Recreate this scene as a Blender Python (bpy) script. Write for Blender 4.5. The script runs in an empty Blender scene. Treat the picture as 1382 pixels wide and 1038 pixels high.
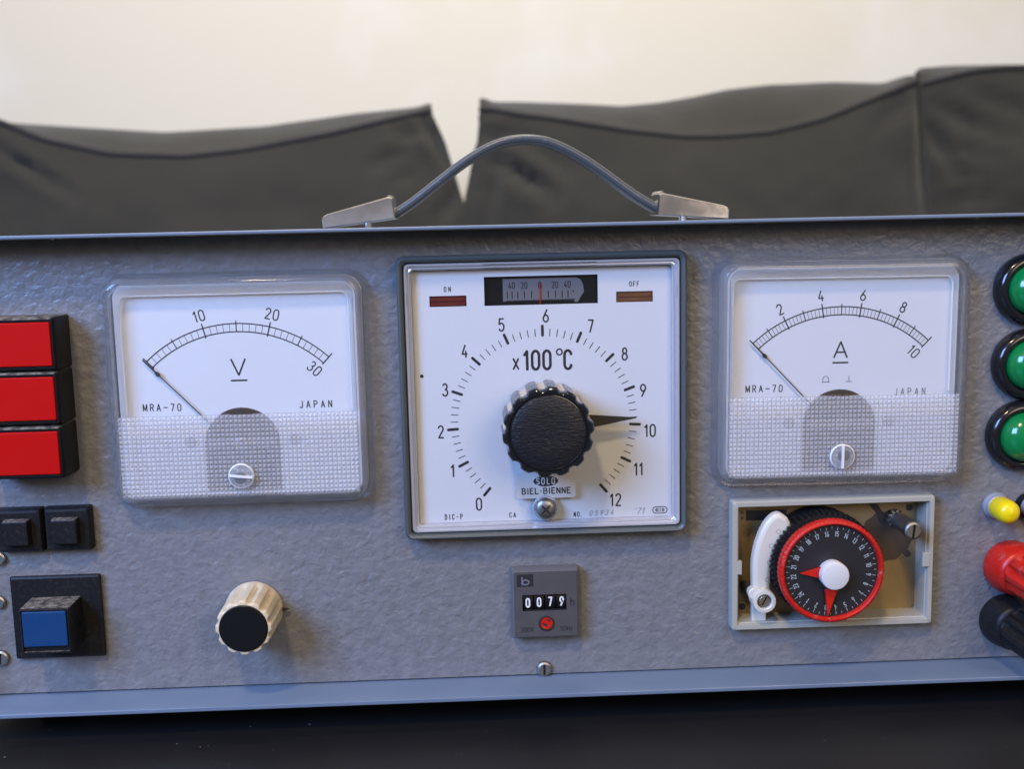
import bpy, bmesh, math, random
from mathutils import Matrix, Vector, noise

random.seed(7)
C = bpy.context.scene.collection
SC = bpy.context.scene
PI = math.pi
sin, cos, rad = math.sin, math.cos, math.radians

# All lengths below are millimetres in panel space: x right, y up, z out of the front panel towards
# the viewer.  World: X = x, Y = -z, Z = y (metres).
def W3(x, y, z): return Vector((x * .001, -z * .001, y * .001))

# ------------------------------------------------------------------ camera
cam = bpy.data.cameras.new('camera'); cam_o = bpy.data.objects.new('camera', cam); C.objects.link(cam_o)
RX = [[0.998963566, 0.028049365, -0.035847268], [-0.022718691, 0.989705158, 0.141306619], [0.039441787, -0.140345761, 0.989316639]]
DIST = 375.08
rot = Matrix(((RX[0][0], RX[0][1], RX[0][2]), (-RX[2][0], -RX[2][1], -RX[2][2]), (RX[1][0], RX[1][1], RX[1][2])))
mw = rot.to_4x4(); mw.translation = W3(0, 0, DIST)
cam_o.matrix_world = mw
cam.sensor_width = 36; cam.lens = 36 * 1500 / 1382
cam.clip_start = .01; cam.clip_end = 50
cam.dof.use_dof = True; cam.dof.focus_distance = .372; cam.dof.aperture_fstop = 15.5
SC.camera = cam_o

# ------------------------------------------------------------------ light
def area(name, pos, target, size, energy, col, size_y=None, spread=180):
    l = bpy.data.lights.new(name, 'AREA'); o = bpy.data.objects.new(name, l); C.objects.link(o)
    l.shape = 'RECTANGLE' if size_y else 'DISK'; l.size = size
    if size_y: l.size_y = size_y
    l.energy = energy; l.color = col; l.spread = rad(spread)
    o.location = pos; o.rotation_euler = (Vector(target) - Vector(pos)).to_track_quat('-Z', 'Y').to_euler()
    return o
area('window_light', (-0.95, -0.98, 0.62), (0.02, 0, -.08), .6, 39, (.25, .45, 1.0), .6)
area('ceiling_light', (-0.28, -0.88, 1.15), (0.02, 0, -.08), .16, 11.5, (1, .72, .42))
area('room_light', (0.75, -1.65, 0.62), (0, 0, -.08), .9, 12, (1, .80, .60))
area('sofa_light', (0.1, 0.12, 2.1), (0.05, 1.7, 0.25), .6, 51, (1, .92, .75))

wd = bpy.data.worlds.new('World'); SC.world = wd; wd.use_nodes = True
bg = wd.node_tree.nodes['Background']; bg.inputs[1].default_value = 1      # the dim room: pale ceiling, darker floor
_n, _l = wd.node_tree.nodes, wd.node_tree.links
_t = _n.new('ShaderNodeTexCoord'); _s = _n.new('ShaderNodeSeparateXYZ'); _r = _n.new('ShaderNodeMapRange'); _c = _n.new('ShaderNodeValToRGB')
_l.new(_t.outputs['Generated'], _s.inputs[0]); _l.new(_s.outputs['Z'], _r.inputs[0]); _r.inputs[1].default_value = -1; _r.inputs[2].default_value = 1
_l.new(_r.outputs[0], _c.inputs[0]); _l.new(_c.outputs[0], bg.inputs[0])
_c.color_ramp.elements[0].color = (.035, .034, .036, 1); _c.color_ramp.elements[0].position = .3
_c.color_ramp.elements[1].color = (.40, .38, .37, 1); _c.color_ramp.elements[1].position = .85
_e = _c.color_ramp.elements.new(.55); _e.color = (.17, .17, .18, 1)

SC.render.engine = 'CYCLES'
SC.view_settings.view_transform = 'Standard'; SC.view_settings.look = 'None'
SC.view_settings.exposure = 0; SC.view_settings.gamma = 1; SC.view_settings.use_curve_mapping = False
SC.cycles.use_denoising = True
SC.cycles.max_bounces = 14; SC.cycles.transmission_bounces = 12; SC.cycles.transparent_max_bounces = 16
SC.cycles.glossy_bounces = 5; SC.cycles.diffuse_bounces = 4
SC.cycles.caustics_refractive = True; SC.cycles.caustics_reflective = False
SC.cycles.sample_clamp_indirect = 6

# ------------------------------------------------------------------ materials
def mat(name, col, rough=.5, metal=0, spec=.5, bumps=(), var=None, rvar=None, coat=0, sheen=0, trans=0, ior=1.5, dirt=None):
    m = bpy.data.materials.new(name); m.use_nodes = True
    nt = m.node_tree; N = nt.nodes; L = nt.links; b = N['Principled BSDF']
    b.inputs['Base Color'].default_value = (*col, 1); b.inputs['Roughness'].default_value = rough
    b.inputs['Metallic'].default_value = metal; b.inputs['Specular IOR Level'].default_value = spec
    b.inputs['IOR'].default_value = ior
    b.inputs['Coat Weight'].default_value = coat; b.inputs['Sheen Weight'].default_value = sheen
    b.inputs['Transmission Weight'].default_value = trans
    tc = N.new('ShaderNodeTexCoord')
    def tex(scale, detail=3, stretch=(1, 1, 1), rough_=.55, dist=0):
        mp = N.new('ShaderNodeMapping'); mp.inputs['Scale'].default_value = stretch
        L.new(tc.outputs['Object'], mp.inputs['Vector'])
        t = N.new('ShaderNodeTexNoise'); t.inputs['Scale'].default_value = scale
        t.inputs['Detail'].default_value = detail; t.inputs['Roughness'].default_value = rough_; t.inputs['Distortion'].default_value = dist
        L.new(mp.outputs[0], t.inputs['Vector']); return t.outputs['Fac']
    def ramp(sock, a, b_, p0, p1):
        r = N.new('ShaderNodeValToRGB'); r.color_ramp.elements[0].position = p0; r.color_ramp.elements[1].position = p1
        r.color_ramp.elements[0].color = (*a, 1); r.color_ramp.elements[1].color = (*b_, 1)
        L.new(sock, r.inputs[0]); return r.outputs[0]
    cs = None
    if var:      # (scale, second colour, p0, p1)
        cs = ramp(tex(var[0], 4), col, var[1], var[2], var[3])
    if dirt:     # (scale, colour, p0, p1, stretch)
        mx = N.new('ShaderNodeMix'); mx.data_type = 'RGBA'
        if cs: L.new(cs, mx.inputs[6])
        else: mx.inputs[6].default_value = (*col, 1)
        mx.inputs[7].default_value = (*dirt[1], 1)
        L.new(ramp(tex(dirt[0], 6, dirt[4] if len(dirt) > 4 else (1, 1, 1), .7), (0, 0, 0), (1, 1, 1), dirt[2], dirt[3]), mx.inputs[0])
        cs = mx.outputs[2]
    if cs: L.new(cs, b.inputs['Base Color'])
    if rvar:     # (scale, r0, r1)
        L.new(ramp(tex(rvar[0], 4), (rvar[1],) * 3, (rvar[2],) * 3, .35, .7), b.inputs['Roughness'])
    prev = None
    for bm_ in bumps:   # (kind, scale, strength, distance_mm, stretch)
        kind, scale, st, dist = bm_[:4]; stretch = bm_[4] if len(bm_) > 4 else (1, 1, 1)
        if kind == 'noise': s = tex(scale, 3, stretch, .5, .6)
        elif kind == 'weave':
            mp = N.new('ShaderNodeMapping'); L.new(tc.outputs['Object'], mp.inputs['Vector'])
            o_ = []
            for d in ('X', 'Z'):
                w = N.new('ShaderNodeTexWave'); w.bands_direction = d; w.inputs['Scale'].default_value = scale
                L.new(mp.outputs[0], w.inputs['Vector']); o_.append(w.outputs['Fac'])
            ad = N.new('ShaderNodeMath'); ad.operation = 'ADD'; L.new(o_[0], ad.inputs[0]); L.new(o_[1], ad.inputs[1]); s = ad.outputs[0]
        else:
            mp = N.new('ShaderNodeMapping'); mp.inputs['Scale'].default_value = stretch
            L.new(tc.outputs['Object'], mp.inputs['Vector'])
            nz = N.new('ShaderNodeTexNoise'); nz.inputs['Scale'].default_value = scale * .8; L.new(mp.outputs[0], nz.inputs['Vector'])
            va = N.new('ShaderNodeMixRGB'); va.blend_type = 'ADD'; va.inputs[0].default_value = .004
            L.new(mp.outputs[0], va.inputs[1]); L.new(nz.outputs['Color'], va.inputs[2])
            t = N.new('ShaderNodeTexVoronoi'); t.feature = 'SMOOTH_F1'; t.inputs['Scale'].default_value = scale
            L.new(va.outputs[0], t.inputs['Vector']); s = t.outputs['Distance']
        bp = N.new('ShaderNodeBump'); bp.inputs['Strength'].default_value = st; bp.inputs['Distance'].default_value = dist * .001
        L.new(s, bp.inputs['Height'])
        if prev: L.new(prev, bp.inputs['Normal'])
        prev = bp.outputs[0]
    if prev: L.new(prev, b.inputs['Normal'])
    return m

def soften(m, clear, haze):
    """moulded plastic is a little cloudy and lets light straight through as well"""
    nt = m.node_tree; N = nt.nodes; L = nt.links; p = N['Principled BSDF']; out = [n for n in N if n.type == 'OUTPUT_MATERIAL'][0]
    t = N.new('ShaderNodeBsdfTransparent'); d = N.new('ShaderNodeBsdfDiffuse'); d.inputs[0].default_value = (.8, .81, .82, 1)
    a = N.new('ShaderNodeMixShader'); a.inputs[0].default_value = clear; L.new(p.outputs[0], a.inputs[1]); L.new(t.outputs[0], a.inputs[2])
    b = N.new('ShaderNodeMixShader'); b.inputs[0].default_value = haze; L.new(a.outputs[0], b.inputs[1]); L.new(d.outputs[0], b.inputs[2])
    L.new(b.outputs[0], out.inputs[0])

def prism_mat(name):
    """moulded prisms: part of the light passes, part is bent, part is thrown back by the steep facets"""
    m = bpy.data.materials.new(name); m.use_nodes = True; nt = m.node_tree; N = nt.nodes; L = nt.links
    N.clear(); out = N.new('ShaderNodeOutputMaterial')
    t = N.new('ShaderNodeBsdfTransparent'); t.inputs[0].default_value = (.97, .975, .98, 1)
    g = N.new('ShaderNodeBsdfGlossy'); g.inputs['Roughness'].default_value = .17; g.inputs[0].default_value = (1, 1, 1, 1)
    d = N.new('ShaderNodeBsdfDiffuse'); d.inputs[0].default_value = (.97, .97, .97, 1)
    gd = N.new('ShaderNodeMixShader'); gd.inputs[0].default_value = .55; L.new(g.outputs[0], gd.inputs[1]); L.new(d.outputs[0], gd.inputs[2])
    r = N.new('ShaderNodeBsdfRefraction'); r.inputs['IOR'].default_value = 1.35; r.inputs['Roughness'].default_value = .03
    a = N.new('ShaderNodeMixShader'); a.inputs[0].default_value = .20; L.new(t.outputs[0], a.inputs[1]); L.new(r.outputs[0], a.inputs[2])
    b = N.new('ShaderNodeMixShader'); b.inputs[0].default_value = .51; L.new(a.outputs[0], b.inputs[1]); L.new(gd.outputs[0], b.inputs[2])
    L.new(b.outputs[0], out.inputs[0]); return m

def window_mat(name):
    m = bpy.data.materials.new(name); m.use_nodes = True; nt = m.node_tree; N = nt.nodes; L = nt.links
    N.clear(); out = N.new('ShaderNodeOutputMaterial')
    t = N.new('ShaderNodeBsdfTransparent'); t.inputs[0].default_value = (.975, .98, .98, 1)
    g = N.new('ShaderNodeBsdfGlossy'); g.inputs['Roughness'].default_value = .03
    lw = N.new('ShaderNodeLayerWeight'); lw.inputs[0].default_value = .5
    pw = N.new('ShaderNodeMath'); pw.operation = 'POWER'; pw.inputs[1].default_value = 4.5; L.new(lw.outputs['Facing'], pw.inputs[0])
    fr = N.new('ShaderNodeMath'); fr.operation = 'MULTIPLY_ADD'; fr.inputs[1].default_value = .8; fr.inputs[2].default_value = .03; L.new(pw.outputs[0], fr.inputs[0])
    mx = N.new('ShaderNodeMixShader'); L.new(fr.outputs[0], mx.inputs[0]); L.new(t.outputs[0], mx.inputs[1]); L.new(g.outputs[0], mx.inputs[2])
    L.new(mx.outputs[0], out.inputs[0]); return m

HAMMER = mat('grey_hammered_enamel', (.188, .189, .191), .40, spec=.5,
             bumps=(('noise', 300, .62, .75, (1, 1, 1.12)), ('voronoi', 430, .52, .42, (1, 1, 1.1)), ('noise', 900, .3, .14)),
             var=(230, (.154, .155, .157), .35, .65), rvar=(160, .33, .5), dirt=(650, (.55, .55, .54), .735, .75))
CASE = mat('grey_blue_cabinet_enamel', (.145, .19, .25), .28, bumps=(('noise', 500, .1, .06),), var=(30, (.125, .167, .225), .3, .7), rvar=(60, .28, .45),
           dirt=(330, (.16, .15, .13), .70, .76))
FRAME = mat('grey_green_moulding', (.075, .088, .085), .32, bumps=(('noise', 900, .1, .05),), dirt=(150, (.14, .13, .10), .62, .75, (1, 1, .3)))
WHITE = mat('white_dial_enamel', (.69, .69, .695), .42, var=(14, (.67, .67, .675), .3, .7), dirt=(140, (.42, .40, .36), .735, .79))
PAPER = mat('white_scale_card', (.72, .72, .73), .55, var=(20, (.70, .70, .71), .3, .7), dirt=(170, (.5, .48, .45), .73, .78))
INK = mat('black_ink', (.018, .018, .022), .5)
GREYINK = mat('faded_grey_ink', (.16, .16, .18), .55)
BLACKP = mat('black_plastic', (.008, .008, .0085), .36, spec=.18, bumps=(('noise', 800, .12, .05),), dirt=(700, (.06, .055, .05), .66, .82))
DUST = mat('dust_covered_black_plastic', (.05, .046, .04), .7, spec=.2, dirt=(380, (.26, .23, .18), .42, .62))
BLACKDUST = mat('dusty_black_plastic', (.010, .010, .0105), .42, spec=.22, dirt=(800, (.04, .036, .03), .52, .82), bumps=(('noise', 900, .15, .06),))
BLACKG = mat('glossy_black_plastic', (.010, .010, .011), .14, dirt=(330, (.10, .10, .10), .70, .80))
LEATHER = mat('leather_grain_disc', (.010, .0105, .012), .38, spec=.35, bumps=(('noise', 900, .9, .28, (.45, 1, 1.6)),))
IVORY = mat('ivory_plastic', (.62, .53, .36), .38, var=(120, (.52, .42, .26), .4, .75), dirt=(300, (.26, .20, .12), .62, .78))
RED = mat('red_lens', (.46, .004, .002), .5, spec=.10, rvar=(90, .42, .6), dirt=(500, (.5, .16, .12), .74, .8))
REDP = mat('red_plastic', (.52, .014, .007), .34, spec=.35, rvar=(200, .25, .45), dirt=(240, (.30, .14, .12), .56, .78))
REDRING = mat('worn_red_plastic', (.50, .014, .008), .4, spec=.3, bumps=(('noise', 700, .4, .12),), dirt=(330, (.50, .20, .16), .58, .76))
BLUE = mat('blue_lens', (.006, .042, .128), .45, spec=.3, rvar=(150, .38, .55), dirt=(600, (.2, .3, .5), .76, .8))
GREEN = mat('green_lens', (.002, .185, .042), .14, spec=.6)
YELLOW = mat('yellow_plastic', (.83, .63, .004), .30, dirt=(260, (.65, .5, .12), .6, .8))
GREYP = mat('grey_plastic', (.28, .29, .32), .35)
CREAM = mat('cream_moulding', (.37, .36, .30), .40, dirt=(180, (.30, .26, .19), .60, .78), bumps=(('noise', 500, .1, .06),))
LEVER = mat('white_nylon', (.60, .57, .48), .35, dirt=(200, (.5, .45, .36), .66, .8))
BRASS = mat('dull_brass_plate', (.31, .225, .105), .42, metal=.35, var=(55, (.24, .17, .08), .3, .7), rvar=(70, .35, .6), dirt=(200, (.05, .035, .02), .62, .8))
STEEL = mat('nickel_screw', (.33, .32, .295), .42, metal=1, dirt=(600, (.22, .18, .13), .58, .75), bumps=(('noise', 900, .15, .06),))
DARKSTEEL = mat('dark_steel', (.10, .095, .09), .38, metal=.8)
CHROME = mat('chromed_bracket', (.98, .90, .85), .16, metal=1, bumps=(('noise', 45, .3, 1.0),), rvar=(60, .12, .24))
STRAP = mat('grey_vinyl_strap', (.055, .062, .068), .33, bumps=(('noise', 400, .2, .1),), dirt=(300, (.16, .16, .15), .6, .75))
HM = mat('grey_brown_counter_face', (.075, .071, .069), .38, bumps=(('noise', 800, .15, .05),), rvar=(200, .3, .5))
HMF = mat('grey_counter_edge', (.12, .117, .118), .3)
WHITEINK = mat('white_figures', (.78, .77, .73), .5)
DIMINK = mat('dim_grey_figures', (.34, .40, .40), .5)
GREYDISC = mat('pale_grey_scale', (.14, .14, .15), .5)
BROWN = mat('dark_brown_movement', (.060, .040, .028), .5, bumps=(('noise', 300, .3, .2),))
BROWNBAR = mat('dull_metal_bar', (.33, .29, .27), .4, metal=.5)
AMBER = mat('brown_lamp_lens', (.14, .055, .022), .2, var=(90, (.20, .085, .04), .4, .7))
GARNET = mat('dark_red_lamp_lens', (.115, .013, .011), .2, var=(90, (.16, .03, .02), .4, .7))
STICKER = mat('beige_label', (.56, .53, .48), .45, var=(60, (.50, .47, .42), .35, .7))
HUBW = mat('white_hub', (.62, .61, .58), .42, dirt=(300, (.55, .54, .5), .65, .8))
FABRIC = mat('charcoal_cotton', (.047, .0445, .0365), .85, sheen=.25, spec=.2, bumps=(('weave', 90, .5, .9), ('noise', 420, .6, 1.2)), var=(6, (.041, .039, .032), .35, .7))
PIPING = mat('black_piping', (.020, .019, .019), .8, sheen=.1)
WALLM = mat('cream_wall_paint', (.80, .762, .645), .7, bumps=(('noise', 25, .2, 2.), ('noise', 140, .12, .6)), var=(2.2, (.83, .81, .735), .50, .60), dirt=(9, (.70, .68, .62), .74, .80))
TABLE = mat('black_tabletop', (.010, .010, .011), .5, spec=.25, rvar=(14, .36, .5), dirt=(360, (.40, .40, .40), .69, .705), bumps=(('noise', 300, .1, .06),))
SOFA = mat('charcoal_sofa_cloth', (.05, .048, .044), .85)
GLASS = mat('clear_acrylic', (.97, .98, .98), .02, trans=1, ior=1.46)
soften(GLASS, .27, .05)
WINDOW = window_mat('clear_window')
PRISM = prism_mat('prismatic_acrylic')
GROOVE = mat('dusty_groove', (.40, .395, .39), .5)
soften(GROOVE, .5, 0)
WALL_REFLECT = mat('painted_wall_reflection', (.97, .98, .98), .1, trans=1, ior=1.1)  # pale haze standing in for reflections of the cover walls
soften(WALL_REFLECT, .8, .16)
DULL = mat('dull_tinned_screw', (.42, .41, .40), .5)
CLEARCAP = mat('clear_cap', (.97, .98, .98), .05, trans=1, ior=1.3)
soften(CLEARCAP, .5, .16)
CLOUDY_GLINT = mat('cloudy_rim_and_glint', (.92, .90, .86), .15)  # cloudy plastic of the zero screws, and painted glint along the cover edges
soften(CLOUDY_GLINT, .25, 0)

# ------------------------------------------------------------------ mesh helpers
class MB:
    def __init__(s): s.v = []; s.f = []; s.m = []
    def add(s, vs, fs, mi=0):
        b = len(s.v); s.v += [tuple(p) for p in vs]
        for q in fs: s.f.append([b + i for i in q]); s.m.append(mi)
    def loft(s, rings, c0=True, c1=True, mi=0, loop=False):
        n = len(rings[0]); b = len(s.v)
        for r in rings: s.v += [tuple(p) for p in r]
        k = len(rings)
        ms = mi if isinstance(mi, (list, tuple)) else [mi] * k
        for a in range(k if loop else k - 1):
            for i in range(n):
                j = (i + 1) % n; a2 = (a + 1) % k
                s.f.append([b + a * n + i, b + a * n + j, b + a2 * n + j, b + a2 * n + i]); s.m.append(ms[a])
        if not loop:
            if c0: s.f.append([b + i for i in range(n)][::-1]); s.m.append(ms[0])
            if c1: s.f.append([b + (k - 1) * n + i for i in range(n)]); s.m.append(ms[-1])
    def box(s, x0, x1, y0, y1, z0, z1, r=.4, e=.3, mi=0):
        """rounded box: corner radius r, front/back edge rounding e"""
        cx, cy, w, h = (x0 + x1) / 2, (y0 + y1) / 2, x1 - x0, y1 - y0
        rr = lambda k, z: rrect(w - 2 * k, h - 2 * k, max(r - k, .05), cx, cy, z)
        s.loft([rr(e, z0), rr(e * .3, z0 + e * .3), rr(0, z0 + e), rr(0, z1 - e), rr(e * .3, z1 - e * .3), rr(e, z1)], mi=mi)
    def lathe(s, prof, cx=0, cy=0, n=48, rf=None, mi=0, c0=True, c1=True, mf=None):
        rings = []
        for k, (r, z) in enumerate(prof):
            rings.append([(cx + (r * (rf(i / n * 2 * PI, k) if rf else 1)) * cos(i / n * 2 * PI),
                           cy + (r * (rf(i / n * 2 * PI, k) if rf else 1)) * sin(i / n * 2 * PI), z) for i in range(n)])
        st = len(s.f); s.loft(rings, c0, c1, mi)
        if mf:
            for a in range(len(prof) - 1):
                for i in range(n):
                    q = mf((i + .5) / n * 2 * PI, a)
                    if q is not None: s.m[st + a * n + i] = q
    def tube(s, pts, r, n=10, ry=None, mi=0, sup=None, up=(0, 0, 1)):
        P = [Vector(p) for p in pts]; rings = []; up = Vector(up)
        for i, p in enumerate(P):
            t = (P[min(i + 1, len(P) - 1)] - P[max(i - 1, 0)]).normalized()
            a = t.cross(up); a = a.normalized() if a.length > 1e-6 else Vector((1, 0, 0)); b = a.cross(t).normalized()
            R = r(i / (len(P) - 1)) if callable(r) else r; R2 = ry or R
            ring = []
            for k in range(n):
                c_, s_ = cos(2 * PI * k / n), sin(2 * PI * k / n)
                if sup: c_, s_ = math.copysign(abs(c_) ** sup, c_), math.copysign(abs(s_) ** sup, s_)
                ring.append(p + a * R * c_ + b * R2 * s_)
            rings.append(ring)
        s.loft(rings, mi=mi)
    def prism(s, pts, z0, z1, mi=0, e=0, smi=None):
        n = len(pts)
        if e:
            c = Vector((sum(p[0] for p in pts) / n, sum(p[1] for p in pts) / n))
            ins = []
            for i in range(n):
                p0, p, p1 = Vector(pts[i - 1]), Vector(pts[i]), Vector(pts[(i + 1) % n])
                d0, d1 = (p - p0).normalized(), (p1 - p).normalized()
                nn = Vector((-(d0.y + d1.y), d0.x + d1.x)); nn = nn.normalized() if nn.length > 1e-6 else Vector((0, 0))
                ins.append(nn)
            area2 = sum(pts[i - 1][0] * pts[i][1] - pts[i][0] * pts[i - 1][1] for i in range(n))
            sg = 1 if area2 > 0 else -1
            q = [(pts[i][0] + ins[i].x * e * sg, pts[i][1] + ins[i].y * e * sg) for i in range(n)]
            s.loft([[(x, y, z0) for x, y in pts], [(x, y, z1 - e) for x, y in pts], [(x, y, z1) for x, y in q]], mi=mi)
        else:
            s.loft([[(x, y, z0) for x, y in pts], [(x, y, z1) for x, y in pts]], mi=[mi if smi is None else smi, mi])
    def flat(s, pts, z, mi=0): s.add([(x, y, z) for x, y in pts], [list(range(len(pts)))], mi)
    def rect(s, x0, x1, y0, y1, z, mi=0): s.flat([(x0, y0), (x1, y0), (x1, y1), (x0, y1)], z, mi)
    def stroke(s, pts, w, z, mi=1, closed=False):
        P = []
        for p in pts:
            if not P or (Vector(p) - P[-1]).length > 1e-5: P.append(Vector(p))
        if closed and (P[0] - P[-1]).length < 1e-5: P.pop()
        n = len(P)
        if n < 2: return
        if not closed:
            for i in range(1, n - 1):        # a sharp corner: two strokes that butt there
                if (P[i] - P[i - 1]).normalized().dot((P[i + 1] - P[i]).normalized()) < .25:
                    s.stroke(P[:i + 1], w, z, mi); s.stroke(P[i:], w, z + .001, mi); return
        Lf, Rt = [], []
        for i in range(n):
            if closed: a, b = P[i - 1], P[(i + 1) % n]
            else: a, b = P[max(i - 1, 0)], P[min(i + 1, n - 1)]
            d0 = (P[i] - a).normalized() if (P[i] - a).length > 1e-9 else None
            d1 = (b - P[i]).normalized() if (b - P[i]).length > 1e-9 else None
            d0 = d0 or d1; d1 = d1 or d0
            nrm = Vector((-(d0.y + d1.y), d0.x + d1.x))
            nrm = nrm.normalized() if nrm.length > 1e-6 else Vector((-d0.y, d0.x))
            k = max(.5, nrm.dot(Vector((-d0.y, d0.x))))
            Lf.append(P[i] + nrm * w / 2 / k); Rt.append(P[i] - nrm * w / 2 / k)
        if closed:
            vs = [(p.x, p.y, z) for p in Lf + Rt]
            s.add(vs, [[i, (i + 1) % n, n + (i + 1) % n, n + i] for i in range(n)], mi)
        else:
            d = (P[1] - P[0]).normalized() * w * .32; e = (P[-1] - P[-2]).normalized() * w * .32
            a1, a2 = (Lf[0] * .8 + Rt[0] * .2) - d, (Lf[0] * .2 + Rt[0] * .8) - d
            b1, b2 = (Lf[-1] * .8 + Rt[-1] * .2) + e, (Lf[-1] * .2 + Rt[-1] * .8) + e
            Lf = [a1] + Lf + [b1]; Rt = [a2] + Rt + [b2]; m = len(Lf)
            s.add([(p.x, p.y, z) for p in Lf + Rt], [[i, i + 1, m + i + 1, m + i] for i in range(m - 1)], mi)
    def text(s, t, cx, cy, h, sw, z, wid=.5, ang=0, gap=.22, mi=1, slant=0, anchor='c'):
        """cx, cy centre; h height; sw stroke width; wid glyph width / height; ang degrees"""
        adv = []; x = 0
        for ch in t:
            g, gw = GL[ch]; adv.append((x, gw)); x += gw * 2 * wid * h + gap * h
        tot = x - gap * h; x0 = -tot / 2 if anchor == 'c' else 0
        ca, sa = cos(rad(ang)), sin(rad(ang)); q = 0
        for ch, (ax, gw) in zip(t, adv):
            for pl in GL[ch][0]:
                closed = pl[0] == 'c'; pts = pl[1:] if closed else pl
                out = []
                for px, py in pts:
                    X = x0 + ax + px * 2 * wid * h + slant * (py - .5) * h; Y = (py - .5) * h
                    out.append((cx + X * ca - Y * sa, cy + X * sa + Y * ca))
                s.stroke(out, sw, z + q * .002, mi, closed); q += 1

def arc(cx, cy, rx, ry, a0, a1, n=10):
    return [(cx + rx * cos(rad(a0 + (a1 - a0) * i / n)), cy + ry * sin(rad(a0 + (a1 - a0) * i / n))) for i in range(n + 1)]
O_ = arc(.25, .74, .25, .26, 0, 180) + arc(.25, .26, .25, .26, 180, 360)
GL = {
 '0': ([['c'] + O_], .5), 'O': ([['c'] + O_], .5),
 '1': ([[(.0, .78), (.2, 1), (.2, 0)]], .24),
 '2': ([arc(.25, .75, .24, .25, 165, -35, 10) + [(.02, 0), (.5, 0)]], .5),
 '3': ([arc(.24, .765, .22, .235, 155, -80, 10) + arc(.24, .265, .26, .265, 82, -155, 12)], .5),
 '4': ([[(.3, 1), (.0, .27), (.5, .27)], [(.36, .5), (.36, 0)]], .5),
 '5': ([[(.46, 1), (.06, 1), (.03, .53)] + arc(.24, .32, .26, .32, 130, -150, 12)], .5),
 '6': ([[(.38, 1)] + arc(.25, .28, .25, .28, 165, 492, 18)], .5),
 '7': ([[(.0, 1), (.48, 1), (.16, 0)]], .5),
 '8': ([['c'] + arc(.25, .765, .20, .235, 0, 345, 14), ['c'] + arc(.25, .27, .25, .27, 90, 435, 15)], .5),
 '9': ([[(.12, 0)] + arc(.25, .72, .25, .28, -15, 312, 18)], .5),
 'A': ([[(0, 0), (.26, 1), (.52, 0)], [(.09, .33), (.43, .33)]], .52),
 'B': ([[(0, 0), (0, 1), (.25, 1)] + arc(.25, .77, .2, .23, 90, -90, 7) + [(.02, .54)], [(.25, .54)] + arc(.25, .27, .25, .27, 90, -90, 8) + [(0, 0)]], .5),
 'C': ([arc(.25, .74, .25, .26, 10, 180) + arc(.25, .26, .25, .26, 180, 350)], .5),
 'D': ([['c', (0, 0), (0, 1), (.2, 1)] + arc(.2, .5, .3, .5, 80, -80, 8) + [(.2, 0)]], .5),
 'E': ([[(.45, 1), (0, 1), (0, 0), (.45, 0)], [(0, .52), (.38, .52)]], .45),
 'F': ([[(.45, 1), (0, 1), (0, 0)], [(0, .52), (.38, .52)]], .45),
 'H': ([[(0, 0), (0, 1)], [(.5, 0), (.5, 1)], [(0, .5), (.5, .5)]], .5),
 'I': ([[(.05, 0), (.05, 1)]], .1),
 'J': ([[(.38, 1), (.38, .25)] + arc(.19, .22, .19, .22, 0, -170, 8)], .4),
 'L': ([[(0, 1), (0, 0), (.42, 0)]], .42),
 'M': ([[(0, 0), (0, 1), (.29, .08), (.58, 1), (.58, 0)]], .58),
 'N': ([[(0, 0), (0, 1), (.48, 0), (.48, 1)]], .48),
 'P': ([[(0, 0), (0, 1), (.25, 1)] + arc(.25, .75, .24, .25, 90, -90, 8) + [(0, .5)]], .5),
 'R': ([[(0, 0), (0, 1), (.25, 1)] + arc(.25, .75, .23, .25, 90, -90, 8) + [(0, .5)], [(.22, .5), (.5, 0)]], .5),
 'S': ([arc(.25, .75, .24, .25, 25, 270, 11) + arc(.25, .25, .25, .25, 90, -155, 11)], .5),
 'V': ([[(0, 1), (.27, 0), (.54, 1)]], .54),
 'x': ([[(0, 0), (.36, .72)], [(0, .72), (.36, 0)]], .36),
 'h': ([[(0, 0), (0, 1)], [(0, .45)] + arc(.2, .42, .2, .26, 150, 0, 7) + [(.4, 0)]], .4),
 'z': ([[(0, .66), (.36, .66), (0, 0), (.36, 0)]], .36),
 'b': ([[(0, 1), (0, 0)], ['c'] + arc(.27, .32, .25, .31, 0, 345, 15)], .52),
 '-': ([[(0, .5), (.34, .5)]], .34), '~': ([[(0, .5), (.6, .5)]], .6),
 '.': ([[(.05, 0), (.05, .14)]], .1), '*': ([[(.08, .47), (.16, .47)]], .24),
 "'": ([[(.06, 1), (.02, .82)]], .1), '/': ([[(.0, 0), (.22, 1)]], .22),
 'o': ([['c'] + arc(.16, .87, .14, .14, 0, 345, 15)], .32), ' ': ([], .3),
}

def rrect(w, h, r, cx, cy, z, n=6):
    r = min(r, w / 2 - .001, h / 2 - .001); out = []
    for ax, ay, a0 in ((1, 1, 0), (-1, 1, 90), (-1, -1, 180), (1, -1, 270)):
        for i in range(n + 1):
            a = rad(a0 + 90 * i / n); out.append((cx + ax * (w / 2 - r) + r * cos(a), cy + ay * (h / 2 - r) + r * sin(a), z))
    return out

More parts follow.
